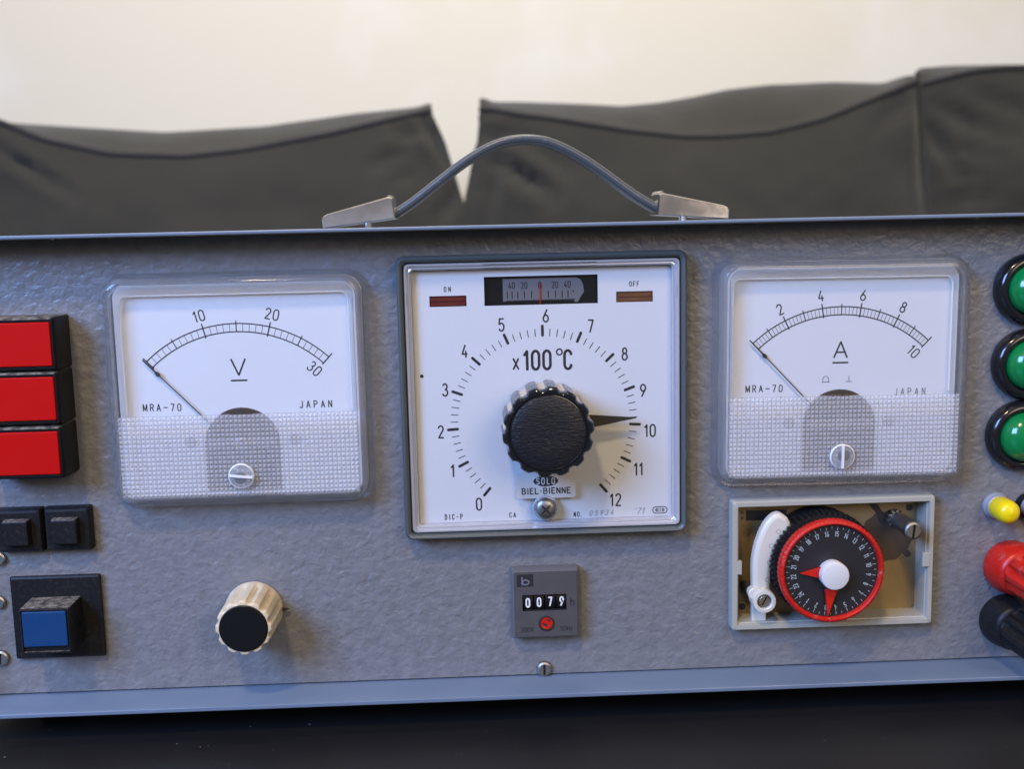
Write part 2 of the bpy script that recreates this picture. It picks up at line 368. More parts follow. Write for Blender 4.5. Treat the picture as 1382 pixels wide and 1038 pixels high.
ORG = {}
def build(name, mb, mats, parent=None, at=(0, 0, 0), roll=0, smooth=30, recalc=True, label=None):
    """link the collected shapes as ONE mesh object whose origin is the panel point `at`"""
    me = bpy.data.meshes.new(name)
    ox, oy, oz = at
    me.from_pydata([W3(x - ox, y - oy, z - oz) for x, y, z in mb.v], [], mb.f)
    for m in (mats if isinstance(mats, (list, tuple)) else [mats]): me.materials.append(m)
    me.polygons.foreach_set('material_index', mb.m)
    if recalc:
        b = bmesh.new(); b.from_mesh(me); bmesh.ops.recalc_face_normals(b, faces=b.faces[:]); b.to_mesh(me); b.free()
    me.polygons.foreach_set('use_smooth', [True] * len(me.polygons)); 
    me.set_sharp_from_angle(angle=rad(smooth))
    for p in me.polygons:
        if p.loop_total > 8: p.use_smooth = False      # flat caps stay flat
    me.update()
    o = bpy.data.objects.new(name, me); C.objects.link(o)
    ORG[o] = Vector(at)
    if parent is not None:
        o.parent = parent; p = ORG[parent]; o.location = W3(ox - p.x, oy - p.y, oz - p.z)
    else: o.location = W3(ox, oy, oz)
    if roll: o.rotation_euler.y = -rad(roll)
    if label: o['label'] = label
    return o
def dust_top(o, m):
    """dust lies on the ledges that face upwards"""
    o.data.materials.append(m); k = len(o.data.materials) - 1
    for p in o.data.polygons:
        if p.normal.z > .8: p.material_index = k
    return o
def tag(o, label, cat, group=None):
    o['label'] = label; o['category'] = cat
    if group: o['group'] = group
    return o
def copy_part(o, parent, at):
    """a copy of a part with copies of its sub-parts, set at another panel point"""
    c = o.copy(); C.objects.link(c); c.parent = parent; ORG[c] = Vector(at); p = ORG[parent]
    c.location = W3(at[0] - p.x, at[1] - p.y, at[2] - p.z)
    for ch in list(o.children):
        d = ch.copy(); C.objects.link(d); d.parent = c; ORG[d] = ORG[c] + (ORG[ch] - ORG[o])
    return c

TABLE_Y = -170.0
# ------------------------------------------------------------------ the setting
m = MB()
m.box(-4000, 4000, -1500, 2600, -1760, -1700, 1, .5)
w = build('wall', m, WALLM, at=(0, 0, -1700)); w['kind'] = 'structure'
m = MB(); e = 3
ring = lambda k, y: [(x, y, z) for x, z, _ in rrect(1300 - 2 * k, 640 - 2 * k, 20, 30, -20, 0)]
m.loft([ring(3, TABLE_Y - 26), ring(0, TABLE_Y - 23), ring(0, TABLE_Y - 2), ring(.7, TABLE_Y - .6), ring(2, TABLE_Y)])
t = build('tabletop', m, TABLE, at=(30, TABLE_Y, -20)); t['kind'] = 'structure'

# ------------------------------------------------------------------ sofa and its back cushions
m = MB()
m.box(-900, 1250, -560, -330, -1640, -900, 60, 50)
m.box(-900, 1250, -560, -40, -1690, -1480, 40, 40)
so = build('sofa', m, SOFA, at=(150, -560, -1300)); tag(so, 'charcoal cloth covered sofa seat carrying the three back cushions', 'sofa')

def interp(pts, x):
    if x <= pts[0][0]: return pts[0][1]
    for (a, b), (c, d) in zip(pts, pts[1:]):
        if x <= c:
            t = (x - a) / (c - a); return b + (d - b) * t
    return pts[-1][1]
def smooth_i(pts, x, w=14):
    return sum(interp(pts, x + k * w / 3) * (4 - abs(k)) for k in range(-3, 4)) / 16
def creased(x, y, creases):
    d = 0
    for x0, y0, x1, y1, dep, wd in creases:
        vx, vy = x1 - x0, y1 - y0; L2 = vx * vx + vy * vy
        t = max(0, min(1, ((x - x0) * vx + (y - y0) * vy) / L2))
        q = math.hypot(x - x0 - t * vx, y - y0 - t * vy); tp = sin(PI * (.12 + .82 * t))
        d += 1.15 * dep * tp * (math.exp(-(q / wd) ** 2) - .45 * math.exp(-((q - 2.1 * wd) / (1.2 * wd)) ** 2))
    return d
def cushion(name, label, xl, xr, crest, seam, zf, bulge, creases, thick=170, seed=0, ear=0):
    NX, bot = 150, -335
    m = MB(); rows = []; fr = 44
    cols = []
    for i in range(NX + 1):
        u = i / NX; s_ = []
        top = smooth_i(seam, interp([(0, xl(0)), (1, xr(0))], u)); 
        for j in range(fr + 1):
            v = j / fr; yv = bot + (top - bot) * v
            x = xl(yv) + (xr(yv) - xl(yv)) * u
            y = bot + (smooth_i(seam, x) - bot) * v
            edge = (1 - abs(2 * u - 1) ** 7)
            z = zf - 22 * (1 - edge) + bulge * (1 - abs(2 * u - 1) ** 2.2) * (1 - abs(2 * v - 1) ** 2.4)
            nz = noise.noise(Vector((x * .008 + seed, y * .011, 3.1))) * 7 + noise.noise(Vector((x * .026 + seed, y * .045, 7.7))) * 2.2
            if seed == 9: nz += 5 * noise.noise(Vector((x * .007, y * .04 + x * .006, 1.3)))
            z += nz * min(1, 4 * (1 - v) + .1) - creased(x, y, creases)
            s_.append((x, y, z))
        x, ys, z0 = s_[-1]
        yc = max(smooth_i(crest, x, 8) * 1.05, ys + 1)
        edge = max(.03, (1 - abs(2 * u - 1) ** 7))
        T = thick * edge ** .5
        zc = z0
        s_.append((x, ys - 1.0, zc - 3)); s_.append((x, ys + 1.2, zc - 7))
        for k in range(1, 9):
            a = k / 8
            s_.append((x, ys + (yc - ys) * (1 - (1 - a) ** 1.8), zc - 7 - a * T * .42 - 3 * noise.noise(Vector((x * .02, a * 2, seed)))))
        for k in range(1, 7):
            a = k / 6; s_.append((x, yc - 26 * a * a, zc - 7 - T * (.42 + .58 * a)))
        s_.append((x, bot, zc - 7 - T))
        cols.append(s_)
    n = len(cols[0])
    for c_ in cols: m.v += c_
    for i in range(NX):
        for j in range(n - 1):
            a = i * n + j; m.f.append([a, a + n, a + n + 1, a + 1]); m.m.append(0)
        m.f.append([i * n, i * n + n - 1, i * n + 2 * n - 1, i * n + n]); m.m.append(0)
    m.f.append(list(range(n))); m.m.append(0); m.f.append([NX * n + k for k in range(n)][::-1]); m.m.append(0)
    cx = (xl(0) + xr(0)) / 2
    o = build(name, m, FABRIC, at=(cx, bot, zf - thick / 2), smooth=70)
    p = MB(); p.tube([(c_[fr][0], c_[fr][1] + .5, c_[fr][2] - 1.5) for c_ in cols], 4.3, 8)
    build('piping', p, PIPING, o, at=(cx, cols[NX // 2][fr][1], zf))
    tag(o, label, 'cushion', 'back cushions along the wall')
    return o
ZC = -1150
cushion('sofa_cushion', 'charcoal sofa cushion at the left with sagging top seam and pointed right corner',
        lambda y: -690, lambda y: interp([(-340, 6), (1, 1), (36, -5), (56, -11), (115, -27), (161, -47)], y),
        [(-700, 152), (-612, 148), (-526, 142), (-420, 134), (-283, 139), (-145, 154), (-66, 159), (-48, 163), (-30, 150)],
        [(-700, 182), (-660, 168), (-612, 150), (-556, 126), (-471, 106), (-373, 101), (-295, 108), (-176, 128), (-66, 152), (-48, 157)],
        ZC, 26, [(-640, 128, -515, 52, 7, 7), (-130, 84, -70, 103, 5, 8), (-92, 124, -50, 129, 6, 7), (-100, 66, -66, 74, 4, 7), (-36, 12, -16, 48, 8, 9),
                 (-60, 150, -20, 80, 7, 7), (-300, 40, -120, 20, 2, 20)], seed=1)
cushion('sofa_cushion', 'charcoal sofa cushion behind the handle, between the wall gap and the corner cushion',
        lambda y: interp([(-340, -12), (1, -8), (36, -4), (56, 1), (105, 12), (124, 20), (153, 18), (169, 28)], y),
        lambda y: interp([(-340, 660), (2, 642), (181, 622)], y),
        [(20, 165), (28, 170), (36, 164), (73, 164), (133, 162), (222, 157), (273, 160), (323, 167), (373, 176), (433, 181), (524, 183), (590, 179), (616, 186)],
        [(18, 158), (33, 157), (73, 148), (132, 139), (222, 123), (293, 114), (343, 113), (414, 117), (485, 133), (555, 159), (611, 180), (630, 186)],
        ZC, 26, [(40, 92, 118, 40, 11, 10), (42, 90, 30, 0, 5, 8), (60, 120, 150, 66, 4, 12), (24, 120, 60, 118, 6, 8), (626, 160, 636, 10, 6, 7), (560, 120, 610, 160, 4, 12)], seed=5)
cushion('sofa_cushion', 'charcoal wrinkled sofa cushion at the far right corner, the tallest of the three',
        lambda y: interp([(-340, 664), (2, 648), (150, 630), (190, 628)], y), lambda y: 1180,
        [(615, 184), (630, 192), (640, 197), (676, 200), (760, 200), (1000, 196), (1200, 190)],
        [(615, 178), (632, 180), (655, 186), (690, 193), (740, 196), (1000, 192), (1200, 186)],
        ZC + 6, 14, [(650, 92, 760, 66, 5, 8), (640, 150, 720, 112, 6, 8), (690, 120, 690, 0, 4, 8), (660, 60, 770, 48, 4, 8), (650, 20, 760, 34, 4, 9), (640, 120, 670, 60, 7, 8), (700, 160, 770, 140, 4, 9)], seed=9)

# ------------------------------------------------------------------ the instrument
unit = bpy.data.objects.new('control_unit', None); C.objects.link(unit); unit.empty_display_size = .02
ORG[unit] = Vector((24, TABLE_Y, -60)); unit.location = W3(*ORG[unit])
tag(unit, 'grey hammered steel control unit with two meters, a temperature dial and a carrying handle', 'control unit')
XL, XR = -182, 230
# cabinet: an open-fronted sheet shell
m = MB()
TOP, BOT, DEP = .5, -159.8, -122
m.box(XL, XR, TOP - 1.1, TOP, DEP, 16, .3, .3)                    # top sheet and its lip
m.box(XL, XR, BOT, BOT + 1.6, DEP, 16, .3, .35)                    # bottom sheet and its lip
m.box(XL, XL + 1.5, BOT + 1.65, TOP - 1.55, DEP, 16, .3, .35)
m.box(XR - 1.5, XR, BOT + 1.65, TOP - 1.55, DEP, 16, .3, .35)
m.box(XL + 1.6, XR - 1.6, BOT + 1.7, TOP - 1.6, DEP, DEP + 1.5, .3, .3)
build('cabinet', m, CASE, unit, at=(24, BOT, -50))
m = MB(); FTOP, FBOT = -1.2, -157.55
pa, pb, hx0, hx1, hy0, hy1 = XL + 1.9, XR - 1.9, 90.5, 157.6, -140.4, -98.0     # sheet with the time switch opening
for z in (0, -2): 
    m.rect(pa, pb, hy1, FTOP, z); m.rect(pa, pb, FBOT, hy0, z); m.rect(pa, hx0, hy0, hy1, z); m.rect(hx1, pb, hy0, hy1, z)
for a, b, c, d in ((pa, pb, FBOT, FTOP), (hx0, hx1, hy0, hy1)):
    for p, q in (((a, c), (b, c)), ((b, c), (b, d)), ((b, d), (a, d)), ((a, d), (a, c))):
        m.add([(*p, 0), (*q, 0), (*q, -2), (*p, -2)], [[0, 1, 2, 3]])
build('front_panel', m, HAMMER, unit, at=(24, -80, 0), recalc=False)
foot = None
for fx in (XL + 28, XR - 28):
    for fz in (-14, -105):
        if foot is None:
            m = MB(); rg = lambda r, y: [(fx + r * cos(i / 24 * 2 * PI), y, fz + r * sin(i / 24 * 2 * PI)) for i in range(24)]
            m.loft([rg(7, BOT), rg(7, BOT - 3), rg(6.2, TABLE_Y + .8), rg(5.4, TABLE_Y)])
            foot = build('foot', m, BLACKP, unit, at=(fx, BOT, fz))
        else: copy_part(foot, unit, (fx, BOT, fz))

# handle: grey strap between two chromed end covers
HZ = -46
m = MB()
hp = [(-27, 5.2), (-20.5, 9.2), (-14.4, 13.6), (-8.5, 18.0), (-2.5, 22.4), (3.2, 26.0), (8.8, 28.9), (14.4, 30.8), (20.0, 31.6), (25.6, 31.4), (31.1, 30.2), (38.2, 27.0), (45, 22.9), (50.6, 19), (56.1, 14.9), (63.5, 9.6), (72, 4.6)]
pts = []
for i in range(len(hp) - 1):
    for k in range(4):
        a = k / 4; p0, p1, p2, p3 = hp[max(i - 1, 0)], hp[i], hp[i + 1], hp[min(i + 2, len(hp) - 1)]
        f = lambda q: .5 * (2 * p1[q] + (p2[q] - p0[q]) * a + (2 * p0[q] - 5 * p1[q] + 4 * p2[q] - p3[q]) * a * a + (3 * p1[q] - p0[q] - 3 * p2[q] + p3[q]) * a ** 3)
        pts.append((f(0), f(1), HZ))
pts.append((*hp[-1], HZ))
m.tube(pts, 1.75, 20, ry=7.5, sup=.55)
strap = build('handle', m, STRAP, unit, at=(22, 16, HZ), smooth=60)
def bracket(x0, y0, ang, flip, label):
    m = MB(); L_ = 26.6
    def pt(u, v, z):
        u = -u if flip else u; a = rad(-ang if flip else ang)
        return (x0 + u * cos(a) - v * sin(a), y0 + u * sin(a) + v * cos(a), z)
    prof = [(0, 0), (L_, 0), (L_, 7.6), (L_ - .9, 8.2), (2.2, 4.9), (.6, 4.2), (0, 3.2)]
    rings = []
    for z, k in ((HZ - 9.6, .7), (HZ - 9, 0), (HZ + 9, 0), (HZ + 9.6, .7)):
        cu, cv = 14, 3.2
        rings.append([pt(u + (cu - u) * k * .05, v + (cv - v) * k * .16, z) for u, v in prof])
    m.loft(rings)
    # the rolled lip at the strap end and the foot pin
    m.tube([pt(L_ - 1.2, 8.1, HZ - 9), pt(L_ - 1.2, 8.1, HZ + 9)], .75, 10, up=(0, 1, 0))
    px = pt(16, 0, HZ)[0]; top_y = pt(16, .6, HZ)[1]
    m.tube([(px, TOP, HZ + 4), (px, top_y, HZ + 4)], 1.5, 14, up=(0, 0, 1))
    return build('handle_bracket', m, CHROME, strap, at=(x0, y0, HZ), smooth=25, label=label)
bracket(-52.7, .65, 6.5, False, 'chromed handle end cover at the left end of the strap')
bracket(96.4, .75, 4.5, True, 'chromed handle end cover at the right end of the strap')

# ---- slotted screw
def screw_mesh(m, cx, cy, z0, r, h, slot_ang, sw=.75, mi=0, smi=1):
    m.lathe([(r, z0), (r, z0 + h * .45), (r * .93, z0 + h * .8), (r * .72, z0 + h), ], cx, cy, 28, mi=mi, c1=False)
    # domed head top with a cut slot: two half discs and the slot floor
    ca, sa = cos(rad(slot_ang)), sin(rad(slot_ang)); R = r * .72; z = z0 + h
    T = lambda u, v, zz: (cx + u * ca - v * sa, cy + u * sa + v * ca, zz)
    for s_ in (1, -1):
        half = math.asin(min(.99, sw / 2 / R)); A = [half + (PI - 2 * half) * k / 10 for k in range(11)]
        m.add([T(R * cos(a), s_ * R * sin(a), z) for a in A], [list(range(11))], mi)
        x_ = R * cos(half)
        m.add([T(-x_, s_ * sw / 2, z), T(x_, s_ * sw / 2, z), T(x_, s_ * sw / 2, z - h * .45), T(-x_, s_ * sw / 2, z - h * .45)], [[0, 1, 2, 3]], smi)
    x_ = R
    m.add([T(-x_, -sw / 2, z - h * .45), T(x_, -sw / 2, z - h * .45), T(x_, sw / 2, z - h * .45), T(-x_, sw / 2, z - h * .45)], [[0, 1, 2, 3]], smi)
SLOT = mat('screw_slot', (.045, .035, .027), .6, metal=.4)
for x, y, r, a in ((-163.2, -108.8, 2.4, 70), (-164.6, -124.2, 2.4, 80), (-165.6, -144.2, 2.8, 85), (22.7, -155.5, 2.75, 91)):
    m = MB(); screw_mesh(m, x, y, -.2, r, 1.7, a, .8)
    build('panel_screw', m, [STEEL, SLOT], unit, at=(x, y, 0), recalc=False, label='slotted screw at the bottom edge below the hour counter' if x > 0 else None)

# ---- moving-coil meters
def meter(name, label, cx, cy, roll, letter, top_num, nmaj, nmin, nums, screw_ang, marks):
    X, Y = cx, cy
    # clear moulded cover: a solid wall ring, outer flange sloping to the front
    fw, fh, ZT = 82.0, 73.4, 8.2
    m = MB()
    ou = [(88, 79.4, 7.5, .15), (88.2, 79.6, 7.5, .9), (87.4, 78.8, 7.2, 1.9), (85.6, 77.0, 6.6, 2.8), (84.2, 75.6, 6.0, 5.0), (83.7, 75.1, 5.8, 6.9), (83.0, 74.4, 5.5, 7.8), (81.8, 73.2, 5.0, ZT)]
    inn = [(79.2, 70.6, 4.2, ZT), (79.2, 70.6, 4.2, ZT - 1.7), (80.4, 71.8, 4.6, ZT - 1.7), (81.4, 72.8, 5, .15)]
    m.loft([rrect(a, b, r, X, Y, z) for a, b, r, z in ou + inn], loop=True)
    cov = build(name, m, GLASS, unit, at=(X, Y, 0), roll=roll, smooth=38, label=label)
    gx0, gx1, gtop, gbot = X - 39.55, X + 39.55, Y - 7.6, Y - 35.25
    # upper clear window plate
    m = MB(); r_ = 4.1
    pts = [(gx0, gtop + .06), (gx1, gtop + .06)] + [(gx1 - r_ + r_ * cos(rad(a)), Y + 35.25 - r_ + r_ * sin(rad(a))) for a in range(0, 91, 15)] + [(gx0 + r_ + r_ * cos(rad(a)), Y + 35.25 - r_ + r_ * sin(rad(a))) for a in range(90, 181, 15)]
    m.prism(pts, ZT - 1.6, ZT - .12)
    build('window', m, WINDOW, cov, at=(X, Y + 12, ZT))
    # light put into shape: pale band for wall reflection, bright tube for edge glint
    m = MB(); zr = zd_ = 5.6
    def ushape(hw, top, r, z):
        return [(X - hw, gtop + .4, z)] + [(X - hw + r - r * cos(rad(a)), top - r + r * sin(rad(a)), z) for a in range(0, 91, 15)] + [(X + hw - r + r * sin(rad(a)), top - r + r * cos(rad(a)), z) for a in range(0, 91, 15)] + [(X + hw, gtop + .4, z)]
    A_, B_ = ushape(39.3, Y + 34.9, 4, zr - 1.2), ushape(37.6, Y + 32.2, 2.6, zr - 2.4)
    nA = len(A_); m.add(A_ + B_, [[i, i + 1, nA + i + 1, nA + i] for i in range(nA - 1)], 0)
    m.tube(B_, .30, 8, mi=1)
    build('edge_reflection', m, [WALL_REFLECT, CLOUDY_GLINT], cov, at=(X, Y + 20, zr), recalc=False)
    # lower prismatic plate: flat back, a field of small pyramids in front
    m = MB(); nx, ny = 54, 18; dx, dy = (gx1 - gx0) / nx, (gtop - gbot) / ny; zb, z0, z1 = ZT - 1.6, ZT - .6, ZT + .18
    V0 = [(gx0 + i * dx, gtop - j * dy, z0) for j in range(ny + 1) for i in range(nx + 1)]
    b = len(m.v); m.v += V0; k = b + len(V0); cells = []
    for j in range(ny):
        for i in range(nx):
            a = b + j * (nx + 1) + i; q = [a, a + nx + 1, a + nx + 2, a + 1]
            m.v.append((gx0 + (i + .5) * dx, gtop - (j + .5) * dy, z1)); t_ = len(m.v) - 1
            g_ = .10; k_ = len(m.v)
            for u_, w_ in ((g_, g_), (g_, 1 - g_), (1 - g_, 1 - g_), (1 - g_, g_)): m.v.append((gx0 + (i + u_) * dx, gtop - (j + w_) * dy, z0))
            for e_ in range(4):
                e2 = (e_ + 1) % 4
                m.f.append([k_ + e_, k_ + e2, t_]); m.m.append(0)
                m.f.append([q[e_], q[e2], k_ + e2, k_ + e_]); m.m.append(2)
    rim = [b + i for i in range(nx + 1)] + [b + j * (nx + 1) + nx for j in range(1, ny + 1)] + [b + ny * (nx + 1) + i for i in range(nx - 1, -1, -1)] + [b + j * (nx + 1) for j in range(ny - 1, 0, -1)]
    low = []
    for q in rim: x, y, _ = m.v[q]; m.v.append((x, y, zb)); low.append(len(m.v) - 1)
    for i in range(len(rim)):
        j = (i + 1) % len(rim); m.f.append([rim[i], rim[j], low[j], low[i]]); m.m.append(1)
    m.f.append(low); m.m.append(1)
    build('textured_panel', m, [PRISM, WINDOW, GROOVE], cov, at=(X, gtop - 14, ZT), smooth=5)
    # the dial
    m = MB(); zd = 2.0
    m.loft([rrect(80.2, 71.4, 4.2, X, Y, .2), rrect(80.2, 71.4, 4.2, X, Y, zd)])
    zi = zd + .05; px, py = X, Y - 21.8; Ro, Ri, half = 44.1, 41.35, 43.4
    pol = lambda r, a: (px + r * sin(rad(a)), py + r * cos(rad(a)))
    for R_ in (Ro, Ri): m.stroke([pol(R_, -half + 2 * half * i / 60) for i in range(61)], .38, zi)
    nt = nmaj * nmin
    for i in range(nt + 1):
        a = -half + 2 * half * i / nt
        maj, mid = i % nmin == 0, (nmin % 2 == 0 and i % (nmin // 2) == 0)
        r0, r1, w_ = (Ri - .5, Ro + 1.5, .42) if maj else ((Ri, Ro + .9, .33) if mid else (Ri + .15, Ro - .1, .20))
        m.stroke([pol(r0, a), pol(r1, a)], w_, zi + .004, 1 if maj or mid else 2)
    for i, t_ in nums:
        a = -half + 2 * half * i / nmaj
        if i == nmaj:
            q = pol(37.9, a - 1.5); m.text(t_, q[0], q[1], 3.4, .40, zi, .46, -a, gap=.30)
        else:
            q = pol(48.4, a); m.text(t_, q[0], q[1], 3.5, .42, zi, .46, -a * .9, gap=.30)
    m.text(letter, px, Y + 7.6, 5.4, .55, zi, .80)
    m.stroke([(px - 2.6, Y + 3.1), (px + 2.6, Y + 3.1)], .55, zi)
    m.text('MRA~70', X - 26.2, Y - 5.4, 2.3, .32, zi, .46, gap=.50, ang=-1 if letter == 'V' else 0)
    if letter == 'V': m.text('JAPAN', X + 25.2, Y - 5.7, 2.3, .32, zi, .46, gap=.60)
    else: m.text('JAPAN', X + 24.5, Y - 7.4, 2.3, .28, zi, .46, gap=.60, mi=2)
    if marks:
        m.stroke([(px - 5.9, Y - 3.4), (px - 5.9, Y - 2.5)] + arc(px - 4.9, Y - 2.5, 1.0, 1.0, 180, 0, 8) + [(px - 3.9, Y - 3.4)], .24, zi, 2)
        m.stroke([(px - 6.2, Y - 3.55), (px - 3.6, Y - 3.55)], .24, zi, 2)
        m.stroke([(px + 2.1, Y - 3.5), (px + 4.2, Y - 3.5)], .24, zi, 2); m.stroke([(px + 3.15, Y - 3.3), (px + 3.15, Y - 1.6)], .24, zi, 2)
    for s_ in (-1, 1):      # the two screws that hold the scale card
        m.lathe([(1.9, zd - .1), (1.9, zd + .3), (1.4, zd + .5)], px + s_ * 17.4, Y - 17.4, 20, mi=3)
    build('dial', m, [PAPER, INK, GREYINK, DULL], cov, at=(X, Y, zd), recalc=False)
    # the dark movement standing through an arched cut-out
    m = MB(); hw = 12.6
    arch = [(px - hw, Y - 34.5), (px + hw, Y - 34.5), (px + hw, Y - 18.5)] + [(px + hw * cos(rad(a)), Y - 18.5 + 12.4 * sin(rad(a))) for a in range(10, 180, 10)] + [(px - hw, Y - 18.5)]
    m.prism(arch, zd - 1, zd + .5, 0, .3)
    m.box(px - 11.5, px + 11.5, Y - 19.4, Y - 16.8, zd + .55, zd + 1.6, .4, .3, 1)
    m.box(px - 9.5, px + 9.5, Y - 30.8, Y - 22.5, zd + .55, zd + 1.2, 1.5, .3, 2)
    m.lathe([(2.2, zd + 1.7), (2.2, zd + 2.6), (1.6, zd + 2.9)], px, py + 3.6, 20, mi=1)
    build('movement', m, [BROWN, BROWNBAR, INK], cov, at=(px, Y - 20, zd))
    # needle lying on zero
    m = MB(); a = -half - .2; zn = zd + 1.3
    d = Vector((sin(rad(a)), cos(rad(a)))); n_ = Vector((-d.y, d.x))
    def seg(r0, r1, w0, w1):
        q = [Vector((px, py)) + d * r0 + n_ * w0, Vector((px, py)) + d * r1 + n_ * w1, Vector((px, py)) + d * r1 - n_ * w1, Vector((px, py)) + d * r0 - n_ * w0]
        m.prism([tuple(p) for p in q], zn, zn + .18)
    seg(2, 37.4, .22, .17); seg(37.45, 38.4, .3, .75); seg(38.45, 39.6, .75, .3); seg(39.65, 45.3, .27, .2)
    build('needle', m, INK, cov, at=(px, py, zn))
    # clear zero-adjusting screw
    m = MB(); sx, sy = X + (.4 if letter == 'V' else -.9), Y - 28.2; zs = ZT + .16
    m.lathe([(4.4, zs), (4.4, zs + .9), (3.9, zs + 1.3), (0.01, zs + 1.75)], sx, sy, 36, c1=False)
    ca, sa = cos(rad(screw_ang)), sin(rad(screw_ang))
    q = [(sx + u * ca - v * sa, sy + u * sa + v * ca) for u, v in ((-4.0, -.42), (4.0, -.42), (4.0, .42), (-4.0, .42))]
    zr = zs + 1.3
    m.prism(q, zs + 1.2, zs + 2.0, 1, .1)
    m.lathe([(2.1, zs - .05), (1.9, zs + .03)], sx + sa * 1.2 - .4, sy - ca * .9 + .2, 20, mi=2)
    m.lathe([(4.35, zs + .9), (4.3, zs + 1.05), (3.95, zs + 1.4), (3.9, zs + 1.32)], sx, sy, 40, c0=False, c1=False, mi=3)
    build('zero_screw', m, [CLEARCAP, CLOUDY_GLINT, DARKSTEEL, CLOUDY_GLINT], cov, at=(sx, sy, zs), smooth=40)
    return cov
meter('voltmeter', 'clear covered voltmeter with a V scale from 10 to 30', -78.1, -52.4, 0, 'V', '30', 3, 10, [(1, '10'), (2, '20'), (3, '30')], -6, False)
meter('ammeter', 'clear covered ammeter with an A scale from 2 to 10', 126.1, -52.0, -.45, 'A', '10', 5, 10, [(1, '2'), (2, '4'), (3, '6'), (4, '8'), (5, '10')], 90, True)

# ---- temperature controller
TX, TY = 24.25, -57.4
m = MB()
m.loft([rrect(w_, h_, r, TX, TY, z) for w_, h_, r, z in ((96.4, 96, 2.6, .1), (97, 96.6, 2.8, 2.5), (96.9, 96.5, 2.8, 5.2), (96, 95.6, 2.5, 6.7), (95, 94.6, 2.2, 7.2), (93.6, 93.2, 1.8, 7.0), (92.6, 92.2, 1.5, 6.2), (92.4, 92.0, 1.4, 4.2), (92.4, 92, 1.4, .1))], loop=True)
ctl = build('temperature_controller', m, FRAME, unit, at=(TX, TY, 0), smooth=50)
m = MB()                                         # clear inner surround with rolled edges
m.loft([rrect(w_, h_, r, TX, TY, z) for w_, h_, r, z in ((92.1, 91.7, 1.4, .6), (92.1, 91.7, 1.4, 5.2), (91.4, 91.0, 1.6, 5.9), (90.6, 90.2, 1.7, 5.9), (89.9, 89.5, 1.6, 5.3), (89.2, 88.8, 1.5, 4.7), (88.4, 88.0, 1.4, 4.9), (87.7, 87.3, 1.3, 4.6), (87.3, 86.9, 1.2, 3.6), (87.3, 86.9, 1.2, .6))], loop=True)
SURR = mat('polished_grey_surround', (.62, .62, .64), .20, metal=.55, bumps=(('noise', 200, .12, .1),))
build('surround', m, SURR, ctl, at=(TX, TY, 4), smooth=50)
m = MB(); zd = 2.0; zi = zd + .05
dcx, dcy = 24.2, -66.4
wx0, wx1, wy0, wy1 = 4.9, 43.1, -26.4, -16.7
l0, l1, m0, m1, k0, k1 = -13.5, -1.1, 49.3, 61.7, -26.3, -22.7
B0, B1, B2, B3 = TX - 43.6, TX + 43.6, TY - 43.4, TY + 43.4
m.rect(B0, B1, wy1, B3, zd)                       # dial plate as strips round its three openings
m.rect(B0, B1, B2, wy0, zd)
m.rect(B0, l0, wy0, wy1, zd); m.rect(l1, wx0, wy0, wy1, zd); m.rect(wx1, m0, wy0, wy1, zd); m.rect(m1, B1, wy0, wy1, zd)
for a, b in ((l0, l1), (m0, m1)): m.rect(a, b, k1, wy1, zd); m.rect(a, b, wy0, k0, zd)
for a, b, c, d in ((wx0, wx1, wy0, wy1), (l0, l1, k0, k1), (m0, m1, k0, k1)):   # cut edges of the openings
    for p, q in (((a, c), (b, c)), ((b, c), (b, d)), ((b, d), (a, d)), ((a, d), (a, c))):
        m.add([(*p, zd), (*q, zd), (*q, .8), (*p, .8)], [[0, 1, 2, 3]], 2)
pol = lambda r, a: (dcx + r * sin(rad(a)), dcy + r * cos(rad(a)))
for i in range(61):
    a = -140 + 280 * i / 60
    if i % 5 == 0: m.stroke([pol(29.5, a), pol(32.9, a)], .95, zi)
    else: m.stroke([pol(29.4, a), pol(31.8, a)], .27, zi)
NP = [(1.2, -94.6), (-7.5, -82.6), (-11.1, -68.9), (-9.2, -54.5), (-2.2, -41.5), (10.4, -32.9), (25.4, -30.2), (40.6, -34.1), (52.0, -43.9), (58.2, -56.6), (60.5, -70.6), (56.4, -84.0), (48.4, -94.6)]
for i, (x, y) in enumerate(NP):
    m.text(str(i), x, y, 4.1, .52, zi, .40, 0, gap=.26)
m.text('x', 15.0, -45.6, 4.9, .6, zi, .48); m.text('100', 22.3, -45.2, 6.3, .92, zi, .37, gap=.24)
m.stroke(arc(29.8, -42.6, .95, 1.0, 0, 345, 16), .5, zi, closed=True); m.text('C', 32.65, -45.3, 6.3, .92, zi, .36)
m.text('ON', -7.4, -20.5, 1.6, .26, zi, .40, gap=.55); m.text('OFF', 55.4, -20.2, 1.6, .26, zi, .40, gap=.42)
m.text('DIC-P', -7.6, -98.8, 1.75, .27, zi, .33, gap=.52); m.text('CA', 12.7, -98.8, 1.6, .26, zi, .40, gap=.50)
m.text('NO.', 35.2, -99.3, 1.6, .26, zi, .36, gap=.40); m.text('05934', 43.6, -99.0, 1.7, .20, zi, .46, gap=.62, slant=.35, ang=1, mi=3)
m.text("'71", 56.7, -98.8, 2.0, .20, zi, .42, gap=.42, slant=.35, mi=3)
q = [(x, y) for x, y, _ in rrect(5.0, 2.3, 1.1, 63.8, -98.7, 0)]; m.stroke(q, .3, zi, closed=True)
q = [(x, y) for x, y, _ in rrect(3.2, 1.3, .4, 63.8, -98.7, 0)]; m.flat(q, zi, 3); m.text('180', 63.8, -98.7, .9, .16, zi + .03, .36, gap=.35, mi=0)
m.lathe([(.62, zi), (.5, zi + .1)], -16.9, -49.6, 14, mi=1); m.lathe([(.32, zi), (.2, zi + .1)], -20.6, -66.9, 12, mi=1)
